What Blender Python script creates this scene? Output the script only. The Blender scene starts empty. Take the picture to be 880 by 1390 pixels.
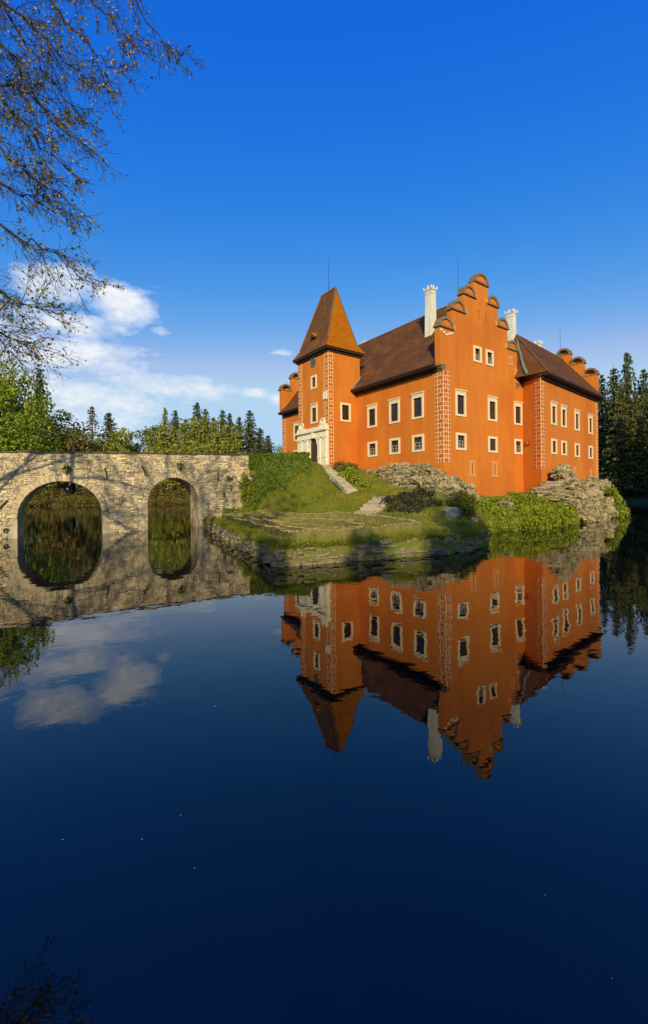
import bpy, bmesh, math, random
import numpy as np
from mathutils import Vector, Matrix, noise
from mathutils.geometry import delaunay_2d_cdt

S = bpy.context.scene
COL = S.collection
PI = math.pi
# ------------------------------------------------------------------ camera
F, YH, ROLL, H = 573.25, 667.56, 0.0103, 3.0
cam_d = bpy.data.cameras.new('camera')
cam = bpy.data.objects.new('camera', cam_d); COL.objects.link(cam)
cam_d.sensor_fit = 'VERTICAL'; cam_d.sensor_height = 36.0
cam_d.lens = F / 1390 * 36.0
cam_d.shift_y = -(695 - YH) / 1390
cam_d.clip_start = 0.1; cam_d.clip_end = 6000
cam.matrix_world = Matrix.Translation((0, 0, H)) @ Matrix.Rotation(PI / 2, 4, 'X') @ Matrix.Rotation(-ROLL, 4, 'Z')
S.camera = cam
# ------------------------------------------------------------------ light
SUN_EL, SUN_AZ = math.radians(21), math.radians(183.0)   # azimuth clockwise from +Y
sun_dir = Vector((math.sin(SUN_AZ) * math.cos(SUN_EL), math.cos(SUN_AZ) * math.cos(SUN_EL), math.sin(SUN_EL)))
sd = bpy.data.lights.new('sun', 'SUN'); sd.energy = 4.7; sd.angle = math.radians(0.6); sd.color = (1, 0.86, 0.56)
so = bpy.data.objects.new('sun', sd); COL.objects.link(so)
so.rotation_euler = (-sun_dir).to_track_quat('-Z', 'Y').to_euler()
S.view_settings.view_transform = 'Standard'; S.view_settings.look = 'None'
S.view_settings.exposure = 0.0; S.view_settings.gamma = 1.0; S.view_settings.use_curve_mapping = False
S.render.engine = 'CYCLES'
S.cycles.max_bounces = 6; S.cycles.transparent_max_bounces = 8

def build_world():
    W = bpy.data.worlds.new('World'); S.world = W; W.use_nodes = True
    nt = W.node_tree; N = nt.nodes; L = nt.links; N.clear()
    out = N.new('ShaderNodeOutputWorld'); bg = N.new('ShaderNodeBackground')
    L.new(bg.outputs[0], out.inputs[0]); bg.inputs[1].default_value = 0.12
    sky = N.new('ShaderNodeTexSky'); sky.sky_type = 'NISHITA'; sky.sun_disc = False
    sky.sun_elevation = SUN_EL; sky.sun_rotation = SUN_AZ
    sky.air_density = 1.0; sky.dust_density = 0.3; sky.ozone_density = 2.4; sky.altitude = 450
    hs = N.new('ShaderNodeHueSaturation'); hs.inputs['Saturation'].default_value = 1.28
    hs.inputs['Hue'].default_value = 0.512
    L.new(sky.outputs[0], hs.inputs['Color'])
    sc_ = N.new('ShaderNodeSeparateColor'); L.new(hs.outputs[0], sc_.inputs[0])
    cc_ = N.new('ShaderNodeCombineColor')
    chans = []
    for i, (k, g) in enumerate(((3.0, 2.3), (1.69, 1.0), (5.2, .17))):   # deep polarised blue
        pw = N.new('ShaderNodeMath'); pw.operation = 'POWER'; L.new(sc_.outputs[i], pw.inputs[0]); pw.inputs[1].default_value = g
        mu = N.new('ShaderNodeMath'); mu.operation = 'MULTIPLY'; L.new(pw.outputs[0], mu.inputs[0]); mu.inputs[1].default_value = k
        chans.append(mu.outputs[0])
    g2 = N.new('ShaderNodeMath'); g2.operation = 'MINIMUM'; L.new(chans[1], g2.inputs[0]); g2.inputs[1].default_value = 5.5; chans[1] = g2.outputs[0]
    lim = N.new('ShaderNodeMath'); lim.operation = 'MULTIPLY'; L.new(chans[1], lim.inputs[0]); lim.inputs[1].default_value = .68
    mn = N.new('ShaderNodeMath'); mn.operation = 'MINIMUM'; L.new(chans[0], mn.inputs[0]); L.new(lim.outputs[0], mn.inputs[1]); chans[0] = mn.outputs[0]
    for i in range(3): L.new(chans[i], cc_.inputs[i])
    tc = N.new('ShaderNodeTexCoord')
    sep = N.new('ShaderNodeSeparateXYZ'); L.new(tc.outputs['Generated'], sep.inputs[0])
    def M(op, a, b=None, c=None, clamp=False):
        m = N.new('ShaderNodeMath'); m.operation = op; m.use_clamp = clamp
        for i, x in enumerate((a, b, c)):
            if x is None: continue
            if isinstance(x, (int, float)): m.inputs[i].default_value = x
            else: L.new(x, m.inputs[i])
        return m.outputs[0]
    el = M('ARCSINE', sep.outputs[2]); az = M('ARCTAN2', sep.outputs[0], sep.outputs[1])
    comb = N.new('ShaderNodeCombineXYZ'); L.new(M('MULTIPLY', az, 1.0), comb.inputs[0]); L.new(M('MULTIPLY', el, 1.9), comb.inputs[1])
    def nz(scale, det, rough, off):
        t = N.new('ShaderNodeTexNoise'); t.inputs['Scale'].default_value = scale; t.inputs['Detail'].default_value = det
        t.inputs['Roughness'].default_value = rough
        mp = N.new('ShaderNodeMapping'); mp.inputs['Location'].default_value = off
        L.new(comb.outputs[0], mp.inputs[0]); L.new(mp.outputs[0], t.inputs['Vector']); return t.outputs[0]
    n1 = nz(7.0, 8, 0.62, (3.1, 1.7, 0.2)); n2 = nz(26.0, 5, 0.6, (0.3, 4.2, 0.9))
    nn = M('ADD', M('MULTIPLY', n1, 0.72), M('MULTIPLY', n2, 0.28))
    # cloud masses: (azimuth, elevation, half widths, weight)
    blobs = [(-0.44, 0.385, 0.085, 0.046, 1.12), (-0.56, 0.40, 0.08, 0.05, 1.08), (-0.54, 0.335, 0.15, 0.035, 0.95), (-0.66, 0.30, 0.12, 0.05, 0.7),
             (-0.52, 0.275, 0.20, 0.05, 1.0), (-0.37, 0.235, 0.19, 0.036, 1.0), (-0.52, 0.20, 0.26, 0.06, 0.92), (-0.75, 0.2, 0.3, 0.14, 0.6), (-0.155, 0.229, 0.045, 0.014, 0.85), (-0.105, 0.222, 0.03, 0.018, 0.8),
             (-0.096, 0.318, 0.04, 0.013, 0.62), (-0.37, 0.345, 0.03, 0.013, 0.7), (-0.4, 0.12, 0.5, 0.06, 0.6),
             (-1.9, 0.3, 0.5, 0.12, 0.7), (2.2, 0.25, 0.6, 0.1, 0.6), (3.0, 0.4, 0.3, 0.1, 0.5)]
    tot = None
    for a, e, wa, we, wt in blobs:
        da = M('DIVIDE', M('SUBTRACT', az, a), wa); de = M('DIVIDE', M('SUBTRACT', el, e), we)
        g = M('MULTIPLY', M('EXPONENT', M('MULTIPLY', M('ADD', M('MULTIPLY', da, da), M('MULTIPLY', de, de)), -1.0)), wt)
        tot = g if tot is None else M('MAXIMUM', tot, g)
    dens = M('MULTIPLY', M('ADD', M('MULTIPLY', tot, 0.60), M('MULTIPLY_ADD', nn, 1.5, -1.02)), 2.5, clamp=True)
    dens = M('POWER', dens, 0.9)
    mix = N.new('ShaderNodeMixRGB'); L.new(M('MULTIPLY', dens, 0.97), mix.inputs[0])
    L.new(cc_.outputs[0], mix.inputs[1])
    cr = N.new('ShaderNodeMixRGB'); L.new(M('MULTIPLY', M('SUBTRACT', n2, 0.3), 1.8, clamp=True), cr.inputs[0])
    cr.inputs[1].default_value = (6.4, 6.9, 7.8, 1); cr.inputs[2].default_value = (8.6, 8.5, 8.4, 1)
    L.new(cr.outputs[0], mix.inputs[2])
    L.new(mix.outputs[0], bg.inputs[0])
build_world()

# ------------------------------------------------------------------ helpers
def pt_at(x, y, Y):
    """world point at depth Y seen at photo pixel (x, y)"""
    dx, dy = x - 440, y - YH; c, s = math.cos(ROLL), math.sin(ROLL)
    a = dx * c - dy * s; b = dx * s + dy * c
    return Vector((a / F * Y, Y, H - b / F * Y))

OFF = {}
def _props(o, label=None, cat=None, group=None, kind=None):
    if label: o['label'] = label
    if cat: o['category'] = cat
    if group: o['group'] = group
    if kind: o['kind'] = kind
    return o
def thing(name, label, cat, loc=(0, 0, 0), group=None, rz=0.0, parent=None):
    o = bpy.data.objects.new(name, None); COL.objects.link(o); o.empty_display_size = 0.3
    o.location = loc; o.rotation_euler = (0, 0, rz)
    OFF[o.name] = Vector(loc)
    return _props(o, label, cat, group)
def link(name, mesh, mat=None, parent=None, **pr):
    o = bpy.data.objects.new(name, mesh); COL.objects.link(o)
    if mat is not None and len(mesh.materials) == 0: mesh.materials.append(mat)
    if parent: o.parent = parent; OFF[o.name] = OFF.get(parent.name, Vector())
    return _props(o, **pr)

class MB:
    def __init__(s): s.v = []; s.f = []
    def add(s, vs, fs):
        b = len(s.v); s.v += [tuple(v) for v in vs]; s.f += [tuple(i + b for i in f) for f in fs]
    def quad(s, a, b, c, d): s.add([a, b, c, d], [(0, 1, 2, 3)])
    def poly(s, vs): s.add(vs, [tuple(range(len(vs)))])
    def hexa(s, p):
        s.add(p, [(0, 3, 2, 1), (4, 5, 6, 7), (0, 1, 5, 4), (1, 2, 6, 5), (2, 3, 7, 6), (3, 0, 4, 7)])
    def box(s, x0, x1, y0, y1, z0, z1):
        s.hexa([(x0, y0, z0), (x1, y0, z0), (x1, y1, z0), (x0, y1, z0), (x0, y0, z1), (x1, y0, z1), (x1, y1, z1), (x0, y1, z1)])
    def fbox(s, fr, s0, s1, z0, z1, o0, o1):
        P = fr.p
        s.hexa([P(s0, z0, o1), P(s1, z0, o1), P(s1, z0, o0), P(s0, z0, o0), P(s0, z1, o1), P(s1, z1, o1), P(s1, z1, o0), P(s0, z1, o0)])
    def ring(s, fr, s0, s1, z0, z1, w, o0, o1, wb=None, wt=None):
        wb = w if wb is None else wb; wt = w if wt is None else wt
        s.fbox(fr, s0 - w, s0, z0 - wb, z1 + wt, o0, o1); s.fbox(fr, s1, s1 + w, z0 - wb, z1 + wt, o0, o1)
        s.fbox(fr, s0, s1, z0 - wb, z0, o0, o1); s.fbox(fr, s0, s1, z1, z1 + wt, o0, o1)
    def tube(s, path, r, n=6, caps=True):
        path = [Vector(p) for p in path]; b = len(s.v); m = len(path)
        for i, p in enumerate(path):
            t = (path[min(i + 1, m - 1)] - path[max(i - 1, 0)])
            t = t.normalized() if t.length > 1e-9 else Vector((0, 0, 1))
            up = Vector((0, 0, 1)) if abs(t.z) < .9 else Vector((1, 0, 0))
            a = t.cross(up).normalized(); c = t.cross(a)
            rr = r[i] if hasattr(r, '__len__') else r
            for k in range(n):
                q = p + (a * math.cos(2 * PI * k / n) + c * math.sin(2 * PI * k / n)) * rr
                s.v.append((q.x, q.y, q.z))
        for i in range(m - 1):
            for k in range(n):
                k2 = (k + 1) % n
                s.f.append((b + i * n + k, b + i * n + k2, b + (i + 1) * n + k2, b + (i + 1) * n + k))
        if caps: s.f.append(tuple(b + k for k in range(n))); s.f.append(tuple(b + (m - 1) * n + k for k in reversed(range(n))))
    def mesh(s, name, off=Vector(), smooth=False):
        me = bpy.data.meshes.new(name)
        ox, oy, oz = off
        me.from_pydata([(x - ox, y - oy, z - oz) for x, y, z in s.v], [], s.f); me.update()
        if smooth: me.polygons.foreach_set('use_smooth', [True] * len(me.polygons))
        return me
    def build(s, name, mat, parent=None, raw=False, smooth=False, **pr):
        off = Vector() if (raw or parent is None) else OFF.get(parent.name, Vector())
        return link(name, s.mesh(name, off, smooth), mat, parent, **pr)

class Frame:
    def __init__(s, o, d, flip=1):
        s.o = Vector((o[0], o[1])); s.d = Vector((d[0], d[1])).normalized(); s.n = Vector((s.d.y, -s.d.x)) * flip
    def p(s, a, z, out=0.0):
        q = s.o + s.d * a + s.n * out
        return (q.x, q.y, z)

def np_mesh(name, V, K, smooth=False):
    """V (n*K,3) vertices of n polygons with K corners each"""
    V = np.asarray(V, np.float32).reshape(-1, 3); n = len(V) // K
    me = bpy.data.meshes.new(name)
    me.vertices.add(len(V)); me.vertices.foreach_set('co', V.ravel())
    me.loops.add(n * K); me.loops.foreach_set('vertex_index', np.arange(n * K, dtype=np.int32))
    me.polygons.add(n); me.polygons.foreach_set('loop_start', np.arange(0, n * K, K, dtype=np.int32))
    me.update(calc_edges=True)
    return me
def unit(a): return a / (np.linalg.norm(a, axis=1, keepdims=True) + 1e-9)
def leaf_quads(C, size, rng, aspect=.6, axis=None, spread=1.0):
    n = len(C); A = rng.normal(size=(n, 3))
    if axis is not None: A = axis + A * spread
    A = unit(A); B = unit(np.cross(A, rng.normal(size=(n, 3))))
    sz = np.asarray(size).reshape(-1, 1) * np.ones((n, 1))
    A = A * sz * .5; B = B * sz * .5 * aspect
    return np.stack([C - A, C + B - A * .1, C + A, C - B - A * .1], 1).reshape(-1, 3)

# ------------------------------------------------------------------ materials
def mat(name, col, col2=None, scale=3.0, rough=.85, bump=0.0, bscale=None, island=0.0, objrand=0.0, detail=6, dist=.05, spec=.3, transl=0.0, stretch=None, col3=None, s3=.6, stain=None):
    m = bpy.data.materials.new(name); m.use_nodes = True
    nt = m.node_tree; N = nt.nodes; L = nt.links
    b = N['Principled BSDF']; b.inputs['Roughness'].default_value = rough
    b.inputs['Specular IOR Level'].default_value = spec
    tc = N.new('ShaderNodeTexCoord'); vec = tc.outputs['Object']
    if stretch:
        mp = N.new('ShaderNodeMapping'); mp.inputs['Scale'].default_value = stretch; L.new(vec, mp.inputs[0]); vec = mp.outputs[0]
    col_out = None
    if col2 is not None:
        t = N.new('ShaderNodeTexNoise'); t.inputs['Scale'].default_value = scale; t.inputs['Detail'].default_value = detail
        t.inputs['Roughness'].default_value = .65
        L.new(vec, t.inputs['Vector'])
        r = N.new('ShaderNodeValToRGB'); r.color_ramp.elements[0].position = .36; r.color_ramp.elements[1].position = .66
        r.color_ramp.elements[0].color = (*col, 1); r.color_ramp.elements[1].color = (*col2, 1)
        L.new(t.outputs[0], r.inputs[0]); col_out = r.outputs[0]
        if col3 is not None:
            t3 = N.new('ShaderNodeTexNoise'); t3.inputs['Scale'].default_value = s3; t3.inputs['Detail'].default_value = 5
            L.new(vec, t3.inputs['Vector'])
            rr = N.new('ShaderNodeValToRGB'); rr.color_ramp.elements[0].position = .48; rr.color_ramp.elements[1].position = .66
            L.new(t3.outputs[0], rr.inputs[0])
            mx = N.new('ShaderNodeMixRGB'); L.new(rr.outputs[0], mx.inputs[0]); L.new(col_out, mx.inputs[1]); mx.inputs[2].default_value = (*col3, 1)
            col_out = mx.outputs[0]
    else:
        rgb = N.new('ShaderNodeRGB'); rgb.outputs[0].default_value = (*col, 1); col_out = rgb.outputs[0]
    if island or objrand:
        g = N.new('ShaderNodeNewGeometry'); oi = N.new('ShaderNodeObjectInfo')
        src = g.outputs['Random Per Island'] if island else oi.outputs['Random']
        amt = island or objrand
        if island and objrand:
            ad = N.new('ShaderNodeMath'); ad.operation = 'ADD'; L.new(g.outputs['Random Per Island'], ad.inputs[0]); L.new(oi.outputs['Random'], ad.inputs[1])
            fr = N.new('ShaderNodeMath'); fr.operation = 'FRACT'; L.new(ad.outputs[0], fr.inputs[0]); src = fr.outputs[0]
        mr = N.new('ShaderNodeMapRange'); L.new(src, mr.inputs[0]); mr.inputs[3].default_value = 1 - amt; mr.inputs[4].default_value = 1 + amt
        hs = N.new('ShaderNodeHueSaturation'); L.new(col_out, hs.inputs['Color']); L.new(mr.outputs[0], hs.inputs['Value'])
        mr2 = N.new('ShaderNodeMapRange'); L.new(src, mr2.inputs[0]); mr2.inputs[3].default_value = .5 + amt * .03; mr2.inputs[4].default_value = .5 - amt * .03
        L.new(mr2.outputs[0], hs.inputs['Hue']); col_out = hs.outputs[0]
    if stain:      # (colour, scale xyz, amount): weathering laid over the whole piece in world space
        g_ = N.new('ShaderNodeNewGeometry'); mp_ = N.new('ShaderNodeMapping'); mp_.inputs['Scale'].default_value = stain[1]
        L.new(g_.outputs['Position'], mp_.inputs[0]); ts = N.new('ShaderNodeTexNoise'); ts.inputs['Scale'].default_value = 1.0; ts.inputs['Detail'].default_value = 7
        ts.inputs['Roughness'].default_value = .7
        L.new(mp_.outputs[0], ts.inputs['Vector']); rs = N.new('ShaderNodeMapRange'); L.new(ts.outputs[0], rs.inputs[0]); rs.inputs[1].default_value = .45; rs.inputs[2].default_value = .68; rs.inputs[4].default_value = stain[2]
        ms = N.new('ShaderNodeMixRGB'); L.new(rs.outputs[0], ms.inputs[0]); L.new(col_out, ms.inputs[1]); ms.inputs[2].default_value = (*stain[0], 1); col_out = ms.outputs[0]
    L.new(col_out, b.inputs['Base Color'])
    if bump:
        t2 = N.new('ShaderNodeTexNoise'); t2.inputs['Scale'].default_value = bscale or scale * 4; t2.inputs['Detail'].default_value = 5
        L.new(vec, t2.inputs['Vector'])
        bp = N.new('ShaderNodeBump'); bp.inputs['Strength'].default_value = bump; bp.inputs['Distance'].default_value = dist
        L.new(t2.outputs[0], bp.inputs['Height']); L.new(bp.outputs[0], b.inputs['Normal'])
    if transl:
        tr = N.new('ShaderNodeBsdfTranslucent'); L.new(col_out, tr.inputs[0])
        mx = N.new('ShaderNodeMixShader'); mx.inputs[0].default_value = transl
        L.new(b.outputs[0], mx.inputs[1]); L.new(tr.outputs[0], mx.inputs[2]); L.new(mx.outputs[0], N['Material Output'].inputs[0])
    return m

M = {}
M['plaster'] = mat('orange_plaster', (.585, .163, .013), (.64, .195, .019), .9, .9, .15, 14, dist=.02, col3=(.53, .138, .012), s3=.35, stretch=(1, 1, .45), stain=((.40, .115, .02), (2.2, 2.2, .22), .34))
M['plaster_pale'] = mat('pale_orange_plaster', (.66, .28, .085), (.60, .24, .065), 5, .9, .2, 20, dist=.01)
M['joint'] = mat('cream_joint', (.80, .53, .23), (.68, .42, .16), 6, .9)
M['quoin'] = mat('brick_orange', (.52, .125, .022), (.44, .095, .018), 5, .9, .2, 25, objrand=.12, dist=.01)
M['quoin_i'] = mat('brick_orange_small', (.52, .125, .022), (.44, .095, .018), 5, .9, .2, 25, island=.12, dist=.01)
M['cream'] = mat('cream_stone', (.78, .67, .42), (.70, .57, .33), 4, .8, .2, 30, dist=.01)
M['portal'] = mat('portal_stone', (.82, .74, .52), (.68, .58, .37), 2.2, .85, .4, 14, dist=.02)
M['white'] = mat('white_plaster', (.78, .74, .60), (.66, .61, .47), 3, .85, .2, 18, dist=.01, stain=((.42, .38, .28), (3, 3, .5), .5))
M['lun'] = mat('weathered_stone', (.26, .18, .085), (.12, .085, .05), 4, .9, .5, 16, dist=.02)
M['sash'] = mat('brown_window_wood', (.055, .03, .018), (.035, .02, .013), 8, .6)
M['sash_w'] = mat('cream_window_wood', (.6, .53, .4), (.5, .43, .3), 8, .6)
M['tile'] = mat('brown_roof_tile', (.145, .054, .012), (.088, .036, .010), 2.4, .9, .5, 9, dist=.03, col3=(.19, .072, .012), s3=.7)
M['tile_o'] = mat('orange_roof_tile', (.45, .135, .003), (.33, .10, .004), 2.0, .95, .5, 9, dist=.03, col3=(.38, .15, .004), spec=.1, s3=.5)
M['tile_b'] = mat('mossy_roof_tile', (.17, .066, .012), (.10, .046, .012), 2.2, .9, .5, 9, dist=.03, col3=(.24, .095, .012), s3=.6)
M['ridge'] = mat('ridge_tile', (.25, .11, .05), (.15, .07, .035), 5, .9)
M['soffit'] = mat('dark_eave_wood', (.05, .028, .018), (.035, .02, .014), 6, .8)
M['copper'] = mat('green_copper', (.20, .25, .18), (.13, .17, .13), 3, .6)
M['iron'] = mat('dark_iron', (.02, .02, .022), None, rough=.5)
M['door'] = mat('door_wood', (.07, .04, .022), (.045, .025, .015), 6, .7, .3, 20, dist=.01)
M['gold'] = mat('gilt', (.6, .42, .12), None, rough=.4)
M['dial'] = mat('clock_dial', (.03, .045, .05), None, rough=.5)
M['dialring'] = mat('clock_ring', (.16, .2, .17), (.1, .13, .11), 8, .6)
M['red'] = mat('red_box', (.35, .03, .015), None, rough=.5)
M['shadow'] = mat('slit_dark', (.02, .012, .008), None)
M['stone'] = mat('bridge_stone', (.78, .64, .38), (.56, .41, .20), 5, .9, .7, 22, objrand=.5, dist=.03, island=.001, stain=((.20, .16, .095), (1.3, 1.3, .6), .72))
M['stone_i'] = mat('bridge_stone_small', (.78, .64, .38), (.56, .41, .20), 5, .9, .7, 22, island=.5, dist=.03, stain=((.20, .16, .095), (1.3, 1.3, .6), .72))
M['mortar'] = mat('bridge_mortar', (.68, .55, .33), (.46, .35, .19), 2.2, .95, .9, 12, dist=.05, col3=(.3, .23, .13), s3=.5, stain=((.19, .155, .09), (1.3, 1.3, .6), .7))
M['coping'] = mat('coping_stone', (.13, .115, .085), (.075, .07, .05), 4, .9, .6, 18, objrand=.25, dist=.02)
M['wallstone'] = mat('terrace_stone', (.33, .26, .145), (.10, .09, .042), 3.5, .9, .8, 16, objrand=.35, dist=.03, island=.001)
M['rock'] = mat('rock_pale', (.53, .42, .22), (.21, .155, .08), 2.6, .9, .9, 9, objrand=.3, dist=.1, col3=(.10, .08, .05), s3=1.3, stretch=(1, 1, 1.4), island=.001, stain=((.12, .12, .03), (.8, .8, .8), .6))
M['rock_grey'] = mat('rock_grey', (.32, .29, .26), (.16, .145, .13), 3, .9, .8, 12, dist=.06)
M['soil'] = mat('island_soil', (.13, .155, .014), (.15, .125, .028), .8, .95, .8, 6, dist=.08, col3=(.11, .15, .012), s3=.3)
M['ground'] = mat('ground_grass', (.045, .06, .014), (.075, .07, .022), .25, .95, .6, 2, dist=.1, col3=(.07, .06, .025), s3=.08)
M['blade'] = mat('grass_blade', (.19, .225, .014), (.31, .29, .03), .5, .8, island=.35, transl=.3)
M['step'] = mat('stair_stone', (.42, .35, .22), (.28, .23, .15), 4, .9, .5, 18, objrand=.2, dist=.02)
M['hedge_top'] = mat('straw_hedge_top_lit', (.62, .47, .17), (.45, .36, .11), 2.2, .9, island=.35, transl=.1, detail=3)  # straw kept paler than the sides: sunlight on the tops put into the colour
M['hedge'] = mat('olive_hedge_shaded', (.26, .21, .065), (.14, .14, .03), 2.2, .9, island=.5, transl=.15, detail=3)  # darker olive for sides and core: tree shade put into the colour
M['ivy'] = mat('ivy_leaf', (.085, .145, .010), (.16, .20, .014), 1.1, .7, island=.4, transl=.25)
M['bush'] = mat('bush_leaf', (.20, .27, .010), (.32, .34, .016), 1.2, .7, island=.4, transl=.3)
M['bush_olive'] = mat('bush_leaf_olive', (.19, .18, .022), (.12, .14, .016), 1.2, .7, island=.4, transl=.25)
M['bush_dark'] = mat('bush_leaf_dark', (.045, .04, .02), (.06, .065, .018), 1.0, .8, island=.4, transl=.15)
M['bark'] = mat('bark', (.075, .055, .038), (.04, .03, .022), 4, .95, .8, 14, dist=.03, stretch=(1, 1, .3))
M['bark_pale'] = mat('bark_pale', (.28, .22, .14), (.16, .12, .08), 3, .95, stretch=(1, 1, .3))
M['twig'] = mat('twig_bark', (.065, .05, .042), (.04, .03, .026), 4, .9)
M['leaf_spring'] = mat('leaf_spring', (.42, .34, .06), (.24, .22, .04), 1.5, .6, island=.5, transl=.35)
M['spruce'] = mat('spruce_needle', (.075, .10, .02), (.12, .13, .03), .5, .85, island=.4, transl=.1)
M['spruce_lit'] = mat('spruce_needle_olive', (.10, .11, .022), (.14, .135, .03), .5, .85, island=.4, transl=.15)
M['larch'] = mat('larch_needle', (.24, .26, .03), (.32, .31, .05), .4, .85, island=.4, transl=.3)
M['leaf_green'] = mat('leaf_green', (.19, .26, .010), (.32, .35, .02), .35, .7, island=.4, transl=.3)
M['leaf_dark'] = mat('leaf_dark', (.06, .085, .014), (.09, .11, .018), .35, .8, island=.4, transl=.2)
M['leaf_olive'] = mat('leaf_olive', (.23, .25, .02), (.31, .30, .035), .3, .8, island=.4, transl=.3)
M['leaf_rust'] = mat('leaf_rust', (.19, .125, .03), (.15, .14, .025), .4, .8, island=.4, transl=.25)
M['curtain'] = mat('curtain', (.30, .26, .22), (.2, .17, .15), 8, .9)
M['petal'] = mat('petal', (.6, .6, .55), None)

def glass_mat():
    m = bpy.data.materials.new('window_glass'); m.use_nodes = True
    b = m.node_tree.nodes['Principled BSDF']
    b.inputs['Base Color'].default_value = (.018, .014, .012, 1); b.inputs['Roughness'].default_value = .06
    b.inputs['Specular IOR Level'].default_value = .55
    N = m.node_tree.nodes; L = m.node_tree.links
    t = N.new('ShaderNodeTexNoise'); t.inputs['Scale'].default_value = 2.2; t.inputs['Detail'].default_value = 2
    tc = N.new('ShaderNodeTexCoord'); L.new(tc.outputs['Object'], t.inputs['Vector'])
    bp = N.new('ShaderNodeBump'); bp.inputs['Strength'].default_value = .25; bp.inputs['Distance'].default_value = .05
    L.new(t.outputs[0], bp.inputs['Height']); L.new(bp.outputs[0], b.inputs['Normal'])
    return m
M['glass'] = glass_mat()
def water_mat():
    m = bpy.data.materials.new('pond_water'); m.use_nodes = True
    N = m.node_tree.nodes; L = m.node_tree.links; b = N['Principled BSDF']
    b.inputs['Base Color'].default_value = (.0006, .002, .0035, 1); b.inputs['Roughness'].default_value = .0
    b.inputs['IOR'].default_value = 1.58; b.inputs['Specular IOR Level'].default_value = .5
    tc = N.new('ShaderNodeTexCoord')
    def nz(sc, mp):
        mm = N.new('ShaderNodeMapping'); mm.inputs['Scale'].default_value = mp; L.new(tc.outputs['Object'], mm.inputs[0])
        t = N.new('ShaderNodeTexNoise'); t.inputs['Scale'].default_value = sc; t.inputs['Detail'].default_value = 2.5; t.inputs['Roughness'].default_value = .5
        L.new(mm.outputs[0], t.inputs['Vector']); return t.outputs[0]
    a = nz(.55, (1, 1, 1)); c = nz(2.6, (.8, 1, 1)); d = nz(.06, (1, 1, 1))
    r = N.new('ShaderNodeMapRange'); L.new(d, r.inputs[0]); r.inputs[1].default_value = .4; r.inputs[2].default_value = .62; r.inputs[3].default_value = .35; r.inputs[4].default_value = 1.0
    ad = N.new('ShaderNodeMath'); ad.operation = 'MULTIPLY_ADD'; L.new(c, ad.inputs[0]); ad.inputs[1].default_value = .26; L.new(a, ad.inputs[2])
    bp = N.new('ShaderNodeBump'); bp.inputs['Distance'].default_value = .014
    L.new(r.outputs[0], bp.inputs['Strength']); L.new(ad.outputs[0], bp.inputs['Height']); L.new(bp.outputs[0], b.inputs['Normal'])
    return m
M['water'] = water_mat()

# ------------------------------------------------------------------ ground and water
LAKE = [(-3, .6), (-9, 4), (-17, 13), (-25.2, 26.5), (-30, 34), (-38, 45), (-62, 78), (-82, 108), (-58, 114), (-20, 118), (20, 116), (44, 104), (58, 90), (67, 86), (64, 72), (52, 50), (40, 24), (22, 4), (8, .2)]
def poly_dist(P, poly):
    """signed distance, positive outside"""
    P = np.asarray(P, float); A = np.asarray(poly, float); B = np.roll(A, -1, 0)
    d = np.full(len(P), 1e9); ins = np.zeros(len(P), bool)
    for a, b in zip(A, B):
        e = b - a; t = np.clip(((P - a) @ e) / (e @ e), 0, 1)
        d = np.minimum(d, np.linalg.norm(P - a - t[:, None] * e, axis=1))
        c = (a[1] > P[:, 1]) != (b[1] > P[:, 1])
        with np.errstate(divide='ignore', invalid='ignore'):
            x = (b[0] - a[0]) * (P[:, 1] - a[1]) / (b[1] - a[1]) + a[0]
        ins ^= c & (P[:, 0] < x)
    return np.where(ins, -d, d)
def ground_z(P):
    d = poly_dist(P, LAKE)
    sm = np.clip((d - 2) / 22, 0, 1); sm = sm * sm * (3 - 2 * sm)
    z = np.where(d > 0, .9 * (1 - np.exp(-d / .9)) + 3.4 * sm, np.maximum(-.5 + d * .6, -2.2))
    z = np.where(d > 0, z + .0, z)
    wob = .35 * np.sin(P[:, 0] * .21 + 1.3) * np.cos(P[:, 1] * .17) * np.clip(d / 15, 0, 1)
    return z + wob
def build_ground():
    xs = np.concatenate([np.linspace(-3000, -160, 14), np.arange(-150, 112, 1.6), np.linspace(120, 3000, 14)])
    ys = np.concatenate([np.linspace(-1500, -60, 9), np.arange(-50, 170, 1.6), np.linspace(180, 4000, 16)])
    X, Y = np.meshgrid(xs, ys); P = np.stack([X.ravel(), Y.ravel()], 1); z = ground_z(P)
    nx = len(xs); idx = np.arange(len(P)).reshape(len(ys), nx)
    f = np.stack([idx[:-1, :-1], idx[:-1, 1:], idx[1:, 1:], idx[1:, :-1]], -1).reshape(-1, 4)
    me = bpy.data.meshes.new('ground'); me.from_pydata(np.column_stack([P, z]).tolist(), [], f.tolist()); me.update()
    me.polygons.foreach_set('use_smooth', [True] * len(me.polygons))
    link('ground', me, M['ground'], kind='structure', label='grassy banks all round the pond')
build_ground()
mb = MB(); mb.quad((-140, -4, 0), (110, -4, 0), (110, 150, 0), (-140, 150, 0))
mb.build('water', M['water'], kind='structure', label='still dark blue pond water mirroring the castle')

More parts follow.
